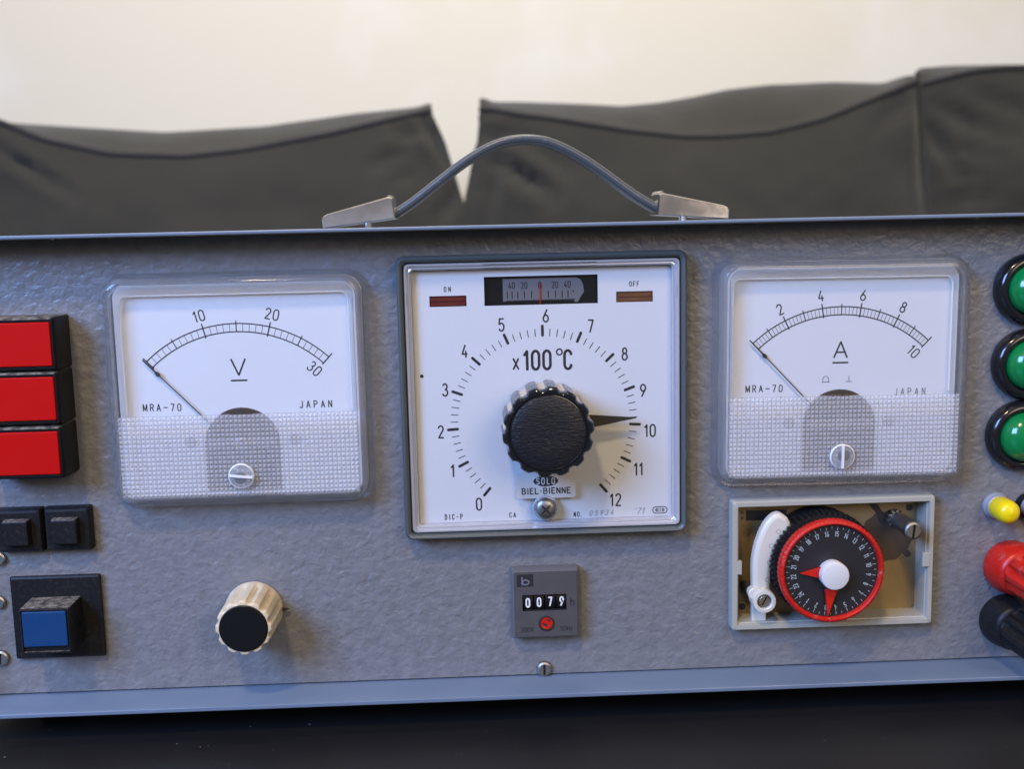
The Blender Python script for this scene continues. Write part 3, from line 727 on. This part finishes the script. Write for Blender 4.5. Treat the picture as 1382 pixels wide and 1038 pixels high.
build('dial', m, [WHITE, INK, FRAME, GREYINK], ctl, at=(TX, TY, zd), recalc=False)
# the deviation scale behind the upper slot
m = MB(); zb = .15
m.rect(wx0 - .5, wx1 + .5, wy0 - .5, wy1 + .5, zb, 2)
sc = [(11.2, -17.6)] + [(36.0, -17.6), (37.6, -18.4), (38.4, -20.4), (38.6, -22.6), (37.4, -24.2), (36.6, -25.8), (35.6, -26.0), (35.0, -25.2), (11.2, -25.2)]
m.flat(sc, zb + .25, 0)
for x, t_ in ((14.2, '40'), (18.4, '20'), (23.7, '0'), (28.8, '20'), (33.0, '40')): m.text(t_, x, -19.9, 2.1, .30, zb + .3, .36, gap=.22)
for i, x in enumerate((12.7, 14.3, 16.2, 18.4, 20.9, 26.5, 29.0, 31.2, 33.2, 35.0)): m.stroke([(x, -22.0), (x, -24.2 if i < 9 else -22.6)], .40, zb + .3)
m.stroke([(12.4, -25.05), (35.5, -24.95)], .35, zb + .34)
m.prism([(23.55, -26.2), (23.85, -26.2), (23.85, -19.2), (23.55, -19.2)], zb + .5, zb + .8, 3)
build('deviation_scale', m, [GREYDISC, INK, BLACKP, REDP], ctl, at=(24, -21.5, zb), recalc=False)
for x, mt, lb in (((l0 + l1) / 2, GARNET, 'dark red lamp window under the word ON'), ((m0 + m1) / 2, AMBER, 'brown lamp window under the word OFF')):
    m = MB(); m.box(x - 6.15, x + 6.15, k0 + .05, k1 - .05, .3, 1.5, .2, .3); m.box(x - 5.6, x + 5.6, (k0 + k1) / 2 - .1, (k0 + k1) / 2 + .9, 1.45, 1.8, .2, .15)
    build('indicator_lamp', m, mt, ctl, at=(x, (k0 + k1) / 2, 1), label=lb)
m = MB(); m.prism([(B0 + .3, B2 + .3), (B1 - .3, B2 + .3), (B1 - .3, B3 - .3), (B0 + .3, B3 - .3)], 3.6, 4.4)
build('window', m, WINDOW, ctl, at=(TX, TY, 4))
m = MB(); zs = 4.55
m.loft([rrect(20.2, 9.2, 1.2, 24.3, -88.0, z) for z in (4.43, zs)])
ell = [(24.2 + 4.25 * cos(a * PI / 20), -86.6 + 1.85 * sin(a * PI / 20)) for a in range(40)]
m.flat(ell, zs + .04, 1)
for t_, x, wq in (('S', 21.5, .42), ('O', 23.25, .42), ('L', 25.1, .42), ('O', 26.75, .42)): m.text(t_, x, -86.6, 2.15, .34, zs + .08, wq, mi=0)
m.text('BIEL*BIENNE', 24.3, -90.0, 1.95, .38, zs + .04, .58, gap=.36)
build('maker_label', m, [STICKER, INK], ctl, at=(24.3, -88, zs), recalc=False)
m = MB(); zp = 6.3; ang = 2.3                     # pointer and knob
d = Vector((cos(rad(ang)), sin(rad(ang)))); n_ = Vector((-d.y, d.x)); c0 = Vector((dcx, dcy))
m.prism([tuple(c0 + d * 8 + n_ * 3.0), tuple(c0 + d * 8 - n_ * 3.4), tuple(c0 + d * 31.0 - n_ * .12), tuple(c0 + d * 31.0 + n_ * .12)], zp, zp + .5, 0)
POINT = mat('dark_bronze_pointer', (.035, .030, .024), .3, dirt=(500, (.15, .13, .1), .68, .78))
build('pointer', m, POINT, ctl, at=(dcx, dcy, zp))
m = MB(); nf = 14; kz0, kz1 = 4.45, 23.5
def lobes(amp, dutyf):
    def f(a, k):
        t = (a * nf / (2 * PI) + .25) % 1
        s_ = .5 - .5 * math.tanh((abs(t - .5) - .5 * dutyf) * 13)
        return 1 - amp * (1 - s_)
    return f
lf = lobes(.075, .62)
prof = [(13.2, kz0), (14.9, kz0 + .6), (14.9, kz1 - 5.2), (14.95, kz1 - 5.0), (15.0, kz1 - 1.5), (14.75, kz1 - .6), (14.2, kz1), (12.9, kz1), (12.65, kz1 - .45), (12.4, kz1 - .45)]
def kmat(a, seg):
    t = (a * nf / (2 * PI) + .25) % 1
    if seg >= 3: return 0
    return 0 if abs(t - .5) < .30 else 1
m.lathe(prof, dcx, dcy, nf * 16, rf=lambda a, k: lf(a, k) if k < 7 else 1, mf=kmat)
m.lathe([(12.45, kz1 - .42), (12.42, kz1 - .12), (12.2, kz1 - .05), (12.0, kz1 - .3)], dcx, dcy, 72, mi=0, c0=False, c1=False)
build('knob', m, [BLACKG, IVORY, GREYP], ctl, at=(dcx, dcy, kz0), smooth=35)
m = MB(); m.lathe([(12.1, kz1 - .5), (12.05, kz1 - .2), (11.6, kz1), (6, kz1 + .12), (.02, kz1 + .15)], dcx, dcy, 72, c1=False)
build('knob_cap', m, LEATHER, ctl, at=(dcx, dcy, kz1), smooth=40)
m = MB(); sx, sy = 23.9, -95.9                     # cross-slotted screw through the cover
m.lathe([(4.3, 4.42), (4.4, 4.8), (4.15, 5.1), (4.1, 5.2)], sx, sy, 36, mi=2)
m.lathe([(3.75, 5.1), (3.75, 6.2), (3.4, 6.9), (2.6, 7.4), (1.5, 7.6), (.02, 7.65)], sx, sy, 36, c1=False)
for a in (45, 135):
    ca, sa = cos(rad(a)), sin(rad(a))
    m.prism([(sx + u * ca - v * sa, sy + u * sa + v * ca) for u, v in ((-2.1, -.2), (-.5, -.45), (.5, -.45), (2.1, -.2), (2.1, .2), (.5, .45), (-.5, .45), (-2.1, .2))], 7.0, 7.72 + a * .0001, 1)
build('cover_screw', m, [STEEL, SLOT, SURR], ctl, at=(sx, sy, 5), smooth=40)

# ---- hour counter
hx, hy = 23.4, -130.2
m = MB()
m.loft([rrect(w_, h_, r, hx, hy, z) for w_, h_, r, z in ((23.6, 25.2, 1, .1), (23.8, 25.4, 1, 1), (23.6, 25.2, 1, 3), (22.6, 24.2, .8, 4.6), (21.8, 23.4, .6, 5.0))], c1=False)
hm = build('hour_counter', m, HMF, unit, at=(hx, hy, 0))
m = MB(); zf = 5.0
X0, X1, Y0, Y1 = hx - 10.85, hx + 10.85, hy - 11.65, hy + 11.65
c0, c1, d0, d1 = 15.3, 30.6, -132.5, -126.7
m.rect(X0, X1, d1, Y1, zf); m.rect(X0, X1, Y0, d0, zf); m.rect(X0, c0, d0, d1, zf); m.rect(c1, X1, d0, d1, zf)
for p, q in (((c0, d0), (c1, d0)), ((c1, d0), (c1, d1)), ((c1, d1), (c0, d1)), ((c0, d1), (c0, d0))):
    m.add([(*p, zf), (*q, zf), (*q, 3.4), (*p, 3.4)], [[0, 1, 2, 3]], 1)
m.rect(13.5, 19.2, -123.7, -119.3, zf + .05, 1)
m.text('b', 16.5, -121.6, 2.7, .42, zf + .1, .85, mi=3)
m.text('h', 32.6, -129.6, 2.7, .34, zf + .05, .5, mi=1)
m.text('200V', 16.7, -139.2, 1.55, .24, zf + .05, .5, gap=.24, mi=1); m.text('50Hz', 30.4, -139.2, 1.55, .24, zf + .05, .5, gap=.24, mi=1)
build('face', m, [HM, INK, DIMINK, GREYINK], hm, at=(hx, hy, zf), recalc=False)
m = MB()
for i, x in enumerate((17.2, 21.1, 25.0, 28.9)):   # four figure drums lying side by side
    prof = []
    rings = []
    for xx in (x - 1.75, x + 1.75):
        rings.append([(xx, -129.6 + 5.2 * cos(k / 32 * 2 * PI), -.9 + 5.2 * sin(k / 32 * 2 * PI)) for k in range(32)])
    m.loft(rings, mi=0)
for x, t_, dy in ((17.2, '0', -.1), (21.1, '0', 0), (25.0, '7', .1), (28.95, '9', .12)): m.text(t_, x, -129.6 + dy, 3.0, .52, 4.45, .36)
build('number_drum', m, [BLACKP, WHITEINK], hm, at=(hx, -129.6, 2), recalc=False)
m = MB(); m.lathe([(2.75, zf - .5), (2.75, zf + .3), (2.3, zf + .35), (2.2, zf + .1)], hx + .1, -137.1, 32, mi=1)
m.lathe([(2.15, zf + .05), (2.1, zf + .16)], hx + .1, -137.1, 32, mi=0)
m.prism([(hx - 1.6, -137.0), (hx - .2, -138.2), (hx + .5, -137.6), (hx - .6, -136.9)], zf + .1, zf + .3, 1); m.prism([(hx + .0, -135.6), (hx + 1.5, -135.6), (hx + 1.2, -136.5)], zf + .1, zf + .31, 1)
build('running_indicator', m, [REDP, INK], hm, at=(hx, -137.1, zf))

# ---- time switch with its red rimmed dial
fx0, fx1, fy0, fy1 = 88.7, 159.4, -142.2, -96.2
m = MB(); fcx, fcy, fw, fh = (fx0 + fx1) / 2, (fy0 + fy1) / 2, fx1 - fx0, fy1 - fy0
m.loft([rrect(w_, h_, r, fcx, fcy, z) for w_, h_, r, z in ((fw + .6, fh + .6, .9, .1), (fw + .4, fh + .4, .9, 4.2), (fw, fh, .9, 4.8), (fw - .5, fh - .5, .8, 5), (fw - 3.2, fh - 3.2, .5, 5), (fw - 3.6, fh - 3.6, .5, 4.6), (fw - 3.9, fh - 3.9, .5, 3.6), (fw - 4.6, fh - 4.6, .5, 3.4), (fw - 5.4, fh - 5.4, .6, -4.6), (fw - 4.1, fh - 4.1, .6, -4.6), (fw - 4.1, fh - 4.1, .6, .1))], loop=True)
m.box(fx1 - 3.9, fx1 - 1.3, -121.4, -116.4, 3.0, 5.3, .2, .2)
m.box(fx0 + 1.5, fx0 + 3.2, -122, -117.2, 3.0, 5.1, .2, .2)
tim = build('time_switch', m, CREAM, unit, at=(fcx, fcy, 0), smooth=35)
m = MB(); zb = -4.0
m.loft([rrect(fw - 5.2, fh - 5.2, 2.2, fcx, fcy, z) for z in (zb - .6, zb)])
m.rect(95.4, 110, -105.2, -101.5, zb + .05, 1)
for x, y, r in ((154.0, -102.3, 1.25), (94.3, -136.8, 1.25), (139.6, -124.6, .7)): m.lathe([(r, zb + .05), (r * .98, zb + .08)], x, y, 20, mi=1)
m.lathe([(1.3, zb + .05), (1.2, zb + .3)], 153.6, -119.2, 20, mi=2)
for y in (-102.3, -104.2): m.lathe([(.55, zb + .05), (.5, zb + .08)], 94.1, y, 12, mi=2)
m.lathe([(9.2, zb + .03), (9.1, zb + .2)], 146.0, -112.5, 48, rf=lambda a, k: 1 + .03 * sin(36 * a), mi=2)
m.prism([(138.5, -99.5), (141.5, -99.7), (144.5, -103.8), (145.0, -108.0), (143.5, -107.5), (142.0, -103.6)], zb + .3, zb + .45, 1)
build('base_plate', m, [BRASS, INK, mat('bronze_wheel', (.10, .075, .055), .45, metal=.6)], tim, at=(fcx, fcy, zb))
gx, gy = 119.9, -118.4                                  # black toothed drum
m = MB()
m.lathe([(17.8, 3.6), (18.3, 4.0), (18.3, 9.0), (18.0, 9.4), (16.4, 9.5), (16.4, 12.0)], gx, gy, 60 * 6, c0=True, rf=lambda a, k: 1 + (.030 * math.tanh(4 * sin(60 * a)) if k in (1, 2, 3) else 0))
m.lathe([(18.0, -3.2), (18.2, -2.8), (18.2, 1.2), (17.9, 1.9), (10, 2.1)], gx, gy, 90, c1=False)
build('toothed_drum', m, BLACKDUST, tim, at=(gx, gy, 2), smooth=40)
m = MB(); rz = 16.2                                     # red rim
m.lathe([(16.3, 11.2), (17.5, 11.4), (17.9, 12.2), (18.1, rz - 1.6), (17.8, rz - .5), (17.2, rz), (16.8, rz), (16.2, rz - .6), (16.1, rz - 1.8)], gx + .2, gy - .2, 360, c1=False, rf=lambda a, k: 1 + (.006 * sin(72 * a) if k in (2, 3, 4) else 0))
build('red_rim', m, REDRING, tim, at=(gx, gy, rz), smooth=45)
m = MB(); dz = rz - 1.6
m.lathe([(16.2, dz - 3), (16.2, dz)], gx + .2, gy - .2, 72)
for i in range(24):
    a = rad(90 + 7.5 + 15 * (i + 1 - 16)); r = 13.0
    m.text(str(i + 1), gx + .2 + r * cos(a), gy - .2 + r * sin(a), 1.65, .24, dz + .04, .33, ang=math.degrees(a) - 90, gap=.22)
for i in range(48):
    a = rad(90 + 7.5 + 7.5 * i); r0 = 14.3 if i % 2 == 0 else 14.8
    m.stroke([(gx + .2 + r0 * cos(a), gy - .2 + r0 * sin(a)), (gx + .2 + 15.5 * cos(a), gy - .2 + 15.5 * sin(a))], .17, dz + .04)
build('hour_disc', m, [mat('matt_black_disc', (.013, .013, .016), .45, dirt=(420, (.10, .09, .08), .68, .8)), DIMINK], tim, at=(gx, gy, dz), recalc=False)
m = MB()
m.prism([(109.3, -118.8), (117.6, -121.2), (118.6, -119), (117.8, -116.3)], dz + .5, dz + 1.5, 0, .12); m.prism([(118.8, -134.2), (121.9, -124.8), (119.8, -124), (117.7, -124.8)], dz + .5, dz + 1.6, 0, .12)
build('switching_tab', m, REDP, tim, at=(gx, gy, dz))
m = MB(); m.lathe([(4.7, dz), (4.85, dz + 3.9), (4.6, dz + 4.4), (3.9, dz + 4.6), (.02, dz + 4.65)], 120.2, -119.2, 48, c1=False)
build('hub', m, HUBW, tim, at=(120.2, -119.2, dz), smooth=40)
m = MB()                                                # white curved lever
outer = [(100.6, -102.2), (99.2, -104.2), (97.9, -106.8), (96.7, -110), (95.9, -113.4), (95.4, -117), (95.3, -121), (95.4, -125), (95.6, -130), (96.2, -134.0), (96.3, -142.2)]
inner = [(104.6, -99.9), (107.6, -102.2), (108.6, -104.6), (108.2, -106.4), (106.4, -108.4), (104.4, -111.2), (102.9, -114.6), (102.0, -118.2), (101.6, -122), (101.4, -127), (101.3, -131), (101.3, -142.2)]
def smooth_line(p, k=4):
    o_ = []
    for i in range(len(p) - 1):
        p0, p1, p2, p3 = (Vector(p[j]) for j in (max(i - 1, 0), i, i + 1, min(i + 2, len(p) - 1)))
        for q in range(k):
            a = q / k; v = .5 * (2 * p1 + (p2 - p0) * a + (2 * p0 - 5 * p1 + 4 * p2 - p3) * a * a + (3 * p1 - p0 - 3 * p2 + p3) * a ** 3); o_.append((v.x, v.y))
    return o_ + [p[-1]]
inner = [p for p in inner if p[1] > -131.5]; outer = [p for p in outer if p[1] > -131]
m.box(96.3, 101.3, -142.2, -132, -.8, 2.4, .5, .4)
poly = smooth_line([(97.9, -106.8), (99.2, -104.2), (100.6, -102.3), (102.4, -100.7), (104.6, -100.1), (106.6, -101.2)] + inner[1:]) + smooth_line(outer[:2:-1])[:-1]
mid = 6.2
def sag(y): return -4.0 * max(0, min(1, (-y - 132) / 3.0))
n = len(poly)
cxy = Vector((100.5, -118))
for z0_, z1_ in ((3.2, mid),):
    def inset(d, z):
        o_ = []
        for i, (x, y) in enumerate(poly):
            p0, p1 = Vector(poly[i - 1]), Vector(poly[(i + 1) % n]); t_ = (p1 - p0).normalized(); nn = Vector((t_.y, -t_.x))
            o_.append((x + nn.x * d, y + nn.y * d, z + sag(y)))
        return o_
    m.loft([inset(0, z0_), inset(0, z1_ - .6), inset(.15, z1_ - .15), inset(.5, z1_ + .1), inset(1.1, z1_ + .5), inset(1.7, z1_ + .65)])
m.lathe([(4.1, 3.2), (4.15, 8.6), (3.9, 9.2), (2.9, 9.3), (2.5, 9.0), (2.45, 6.5)], 98.9, -130.7, 40, c1=False)
m.lathe([(2.2, 4.0), (2.4, 7.4), (2.0, 7.8)], 96.0, -128.4, 24)
m.prism([(101.7, -120.9), (105.3, -122.2), (102.2, -126.0)], 3.0, 4.0, 0, .12)
for x, y in ((104.0, -106.5), (101.6, -111.5), (100.9, -117.3), (100.4, -123.5)): m.stroke(arc(x, y, .75, .75, 0, 340, 12), .12, mid + .70, 1, closed=True)
lev = build('lever', m, [LEVER, GREYINK], tim, at=(98.9, -118, 4), smooth=35)
m = MB(); screw_mesh(m, 98.9, -130.7, 6.6, 2.3, 1.9, 62, .5); build('lever_screw', m, [STEEL, SLOT], tim, at=(98.9, -130.7, 7), recalc=False)
m = MB(); hel = [(94.9 + 1.6 * cos(k * .5), -127.2 - k * .045 + 1.0 * sin(k * .5), -1.6 + 1.4 * sin(k * .5 + 1) + k * .02) for k in range(76)]
m.tube(hel, .22, 6); build('spring', m, DARKSTEEL, tim, at=(95, -128, 0))
m = MB(); px, py = 148.9, -106.0                         # setting spindle and its pinion
m.lathe([(1.5, -3.8), (2.8, -3.2), (2.8, -1.2), (1.7, -1.0)], px - .6, py + .4, 60, rf=lambda a, k: 1 + (.18 * math.tanh(3 * sin(10 * a)) if k in (1, 2) else 0), mi=2)
m.lathe([(2.85, -1.2), (2.85, 10.6)], px, py, 36, mi=2); 
screw_mesh(m, px + .2, py - .3, 10.7, 3.25, 1.9, 84, .85)
build('setting_spindle', m, [STEEL, SLOT, mat('grey_steel_spindle', (.20, .19, .17), .35, metal=.8)], tim, at=(px, py, -4), recalc=False)

# ---- red push buttons in black housings
bw, bx = 27, -147.1
m = MB(); by = -34.3
m.loft([rrect(w_, h_, r, bx, by, z) for w_, h_, r, z in ((bw, 17.5, .8, .1), (bw, 17.5, .8, 10.5), (bw - .5, 17.0, .8, 12.6), (bw - 1.6, 16.0, .6, 13.3), (bw - 2.6, 14.7, .4, 13.3), (bw - 2.6, 14.7, .4, 12.2))])
rb = dust_top(build('push_button', m, BLACKP, unit, at=(bx, by, 0), label='red push button, uppermost of the three stacked at the left'), DUST)
m = MB(); m.box(bx - 12, bx + 12, by - 7.1, by + 7.1, 12.25, 13.75, .4, .3)
build('lens', m, RED, rb, at=(bx, by, 12.5))
copy_part(rb, unit, (bx - .1, by - 17.75, 0))['label'] = 'red push button, middle one of the three stacked at the left'
copy_part(rb, unit, (bx - .2, by - 35.7, 0))['label'] = 'red push button, lowest of the three stacked at the left'
# ---- small black switches
def bswitch(cx, cy, label):
    m = MB()
    m.loft([rrect(w_, h_, r, cx, cy, z) for w_, h_, r, z in ((15.4, 15.2, .6, .1), (15.4, 15.2, .6, 2.6), (14.2, 14, .6, 4.0), (12.6, 12.4, .5, 4.2))])
    o = build('rocker_switch', m, BLACKDUST, unit, at=(cx, cy, 0), label=label)
    m = MB()
    m.loft([rrect(w_, h_, r, cx - .1, cy - .1, z) for w_, h_, r, z in ((8.6, 8.8, .4, 4.15), (8.4, 8.6, .4, 6.6), (8.1, 8.3, .4, 7.2), (7.4, 7.6, .3, 7.4))])
    dust_top(build('key_cap', m, BLACKDUST, o, at=(cx, cy, 4)), DUST)
    return o
b1 = bswitch(-138.2, -98.3, 'small square black switch beside the grey panel, right of its twin')
copy_part(b1, unit, (-154.3, -98.4, 0))['label'] = 'small square black switch at the left edge with a dusty key'
# ---- blue button
m = MB(); m.box(-159.9, -129.3, -144.4, -115.0, .1, 2.2, .6, .8)
bl = build('illuminated_button', m, BLACKDUST, unit, at=(-144.6, -129.7, 0), label='square black plate with a raised blue lens button')
m = MB(); bx0, bx1, by0, by1 = -153.0, -136.0, -138.4, -122.4
m.loft([rrect(bx1 - bx0 - 2 * k, by1 - by0 - 2 * k, .5, (bx0 + bx1) / 2, (by0 + by1) / 2, z) for k, z in ((0, 2.2), (.2, 13.4), (.6, 13.9), (.9, 13.9), (.9, 13.2))])
dust_top(build('housing', m, BLACKDUST, bl, at=(-144.5, -130.4, 2)), DUST)
m = MB(); m.box(bx0 + 1.3, bx1 - 1.2, by0 + 2.9, by1 - 1.1, 13.25, 14.4, .3, .25)
build('lens', m, BLUE, bl, at=(-144.5, -130, 13.5))

# ---- ivory fluted knob
kx, ky = -77.8, -129.9; m = MB(); nf2 = 12
def fl(a, k):
    t = (a * nf2 / (2 * PI)) % 1; d_ = abs(t - .5)
    return 1 - .085 * max(0, 1 - (d_ / .30) ** 2) if 1 <= k <= 6 else 1
m.lathe([(10.0, .6), (9.9, 2.0), (9.6, 3.2), (9.45, 18.0), (9.3, 18.9), (9.0, 19.25), (8.85, 19.3), (8.0, 19.3), (7.9, 18.9)], kx, ky, 240, rf=lambda a, k: fl(a, k) if k != 1 else 1)
kn = build('rotary_knob', m, IVORY, unit, at=(kx, ky, 0), smooth=40)
m = MB(); m.lathe([(8.05, 18.9), (8.05, 19.5), (7.7, 19.8), (.02, 19.9)], kx, ky, 64, c1=False); build('knob_cap', m, BLACKP, kn, at=(kx, ky, 19))
m = MB(); m.prism([(kx + 8, ky - 1.3), (kx + 12.2, ky + .1), (kx + 8, ky + 1.1)], 1.2, 2.0); build('pointer', m, INK, kn, at=(kx + 9, ky, 1))

# ---- green lamps
m = MB(); gx_, gy_ = 191.3, -25.4
m.lathe([(12.2, .1), (12.4, .8), (12.3, 2.6), (11.7, 4.2), (10.8, 5.0), (9.6, 5.3), (8.9, 4.9), (8.6, 3.8)], gx_, gy_, 72, c1=False)
gl = build('signal_lamp', m, BLACKG, unit, at=(gx_, gy_, 0), smooth=50, label='green domed lamp in a black ring, uppermost of the three at the right')
m = MB(); m.lathe([(8.7, 3.0)] + [(8.6 * cos(rad(a)), 4.6 + 6.2 * sin(rad(a))) for a in range(0, 90, 8)] + [(.02, 10.8)], gx_, gy_, 64, c1=False)
build('lens', m, GREEN, gl, at=(gx_, gy_, 4), smooth=60)
copy_part(gl, unit, (191.5, -51.3, 0))['label'] = 'green domed lamp in a black ring, middle one of the three at the right'
copy_part(gl, unit, (190.4, -76.3, 0))['label'] = 'green domed lamp in a black ring, lowest of the three at the right'
# ---- yellow toggle and the grey cap beside it
m = MB(); yx, yy = 183.0, -101.4
m.lathe([(4.7, .1), (4.7, 1.2), (4.3, 1.8), (4.2, 3.2), (3.7, 3.6)], yx, yy, 40)
yl = build('push_switch', m, [GREYP], unit, at=(yx, yy, 0), label='small yellow round cap on a clear grey collar')
m = MB(); m.lathe([(3.9, 3.4), (4.1, 4.2), (4.1, 8.5), (3.9, 10.2), (3.2, 11.5), (2.0, 12.2), (.02, 12.5)], yx, yy, 48, c1=False); build('cap', m, YELLOW, yl, at=(yx, yy, 4), smooth=60)
m = MB(); m.lathe([(4.6, .1), (4.6, 1.5), (4.2, 2.4), (3.7, 2.6), (3.7, 8.4), (3.2, 9.2), (.02, 9.4)], 194.6, -101.8, 40, c1=False, mi=[1, 1, 1, 0, 0, 0, 0])
build('push_switch', m, [GREYP, BLACKP], unit, at=(194.6, -101.8, 0), smooth=40, label='small grey cap at the right edge next to the yellow one')
# ---- binding posts
def post(cx, cy, mt, label):
    m = MB(); m.lathe([(9.3, .1), (9.6, 1.2), (9.4, 3.2), (8.4, 9.2), (7.6, 10.6), (6.4, 11.0), (6.2, 11.6)], cx, cy, 56)
    o = build('binding_post', m, mt, unit, at=(cx, cy, 0), smooth=45, label=label)
    m = MB()
    def g(a, k):
        t = (a * 8 / (2 * PI)) % 1
        return 1 - .24 * (.5 + .5 * math.tanh(14 * (.24 - abs(t - .5)))) if k in (2, 3) else 1
    m.lathe([(6.9, 11.7), (7.4, 12.3), (7.4, 14.5), (7.2, 26), (7.0, 28.5), (6.2, 30), (.02, 30.4)], cx, cy, 192, c1=False, rf=g)
    build('clamp_nut', m, mt, o, at=(cx, cy, 12), smooth=45)
    return o
post(188.8, -123.6, REDP, 'red fluted binding post at the right edge')
post(188.0, -143.3, BLACKDUST, 'black fluted binding post below the red one')
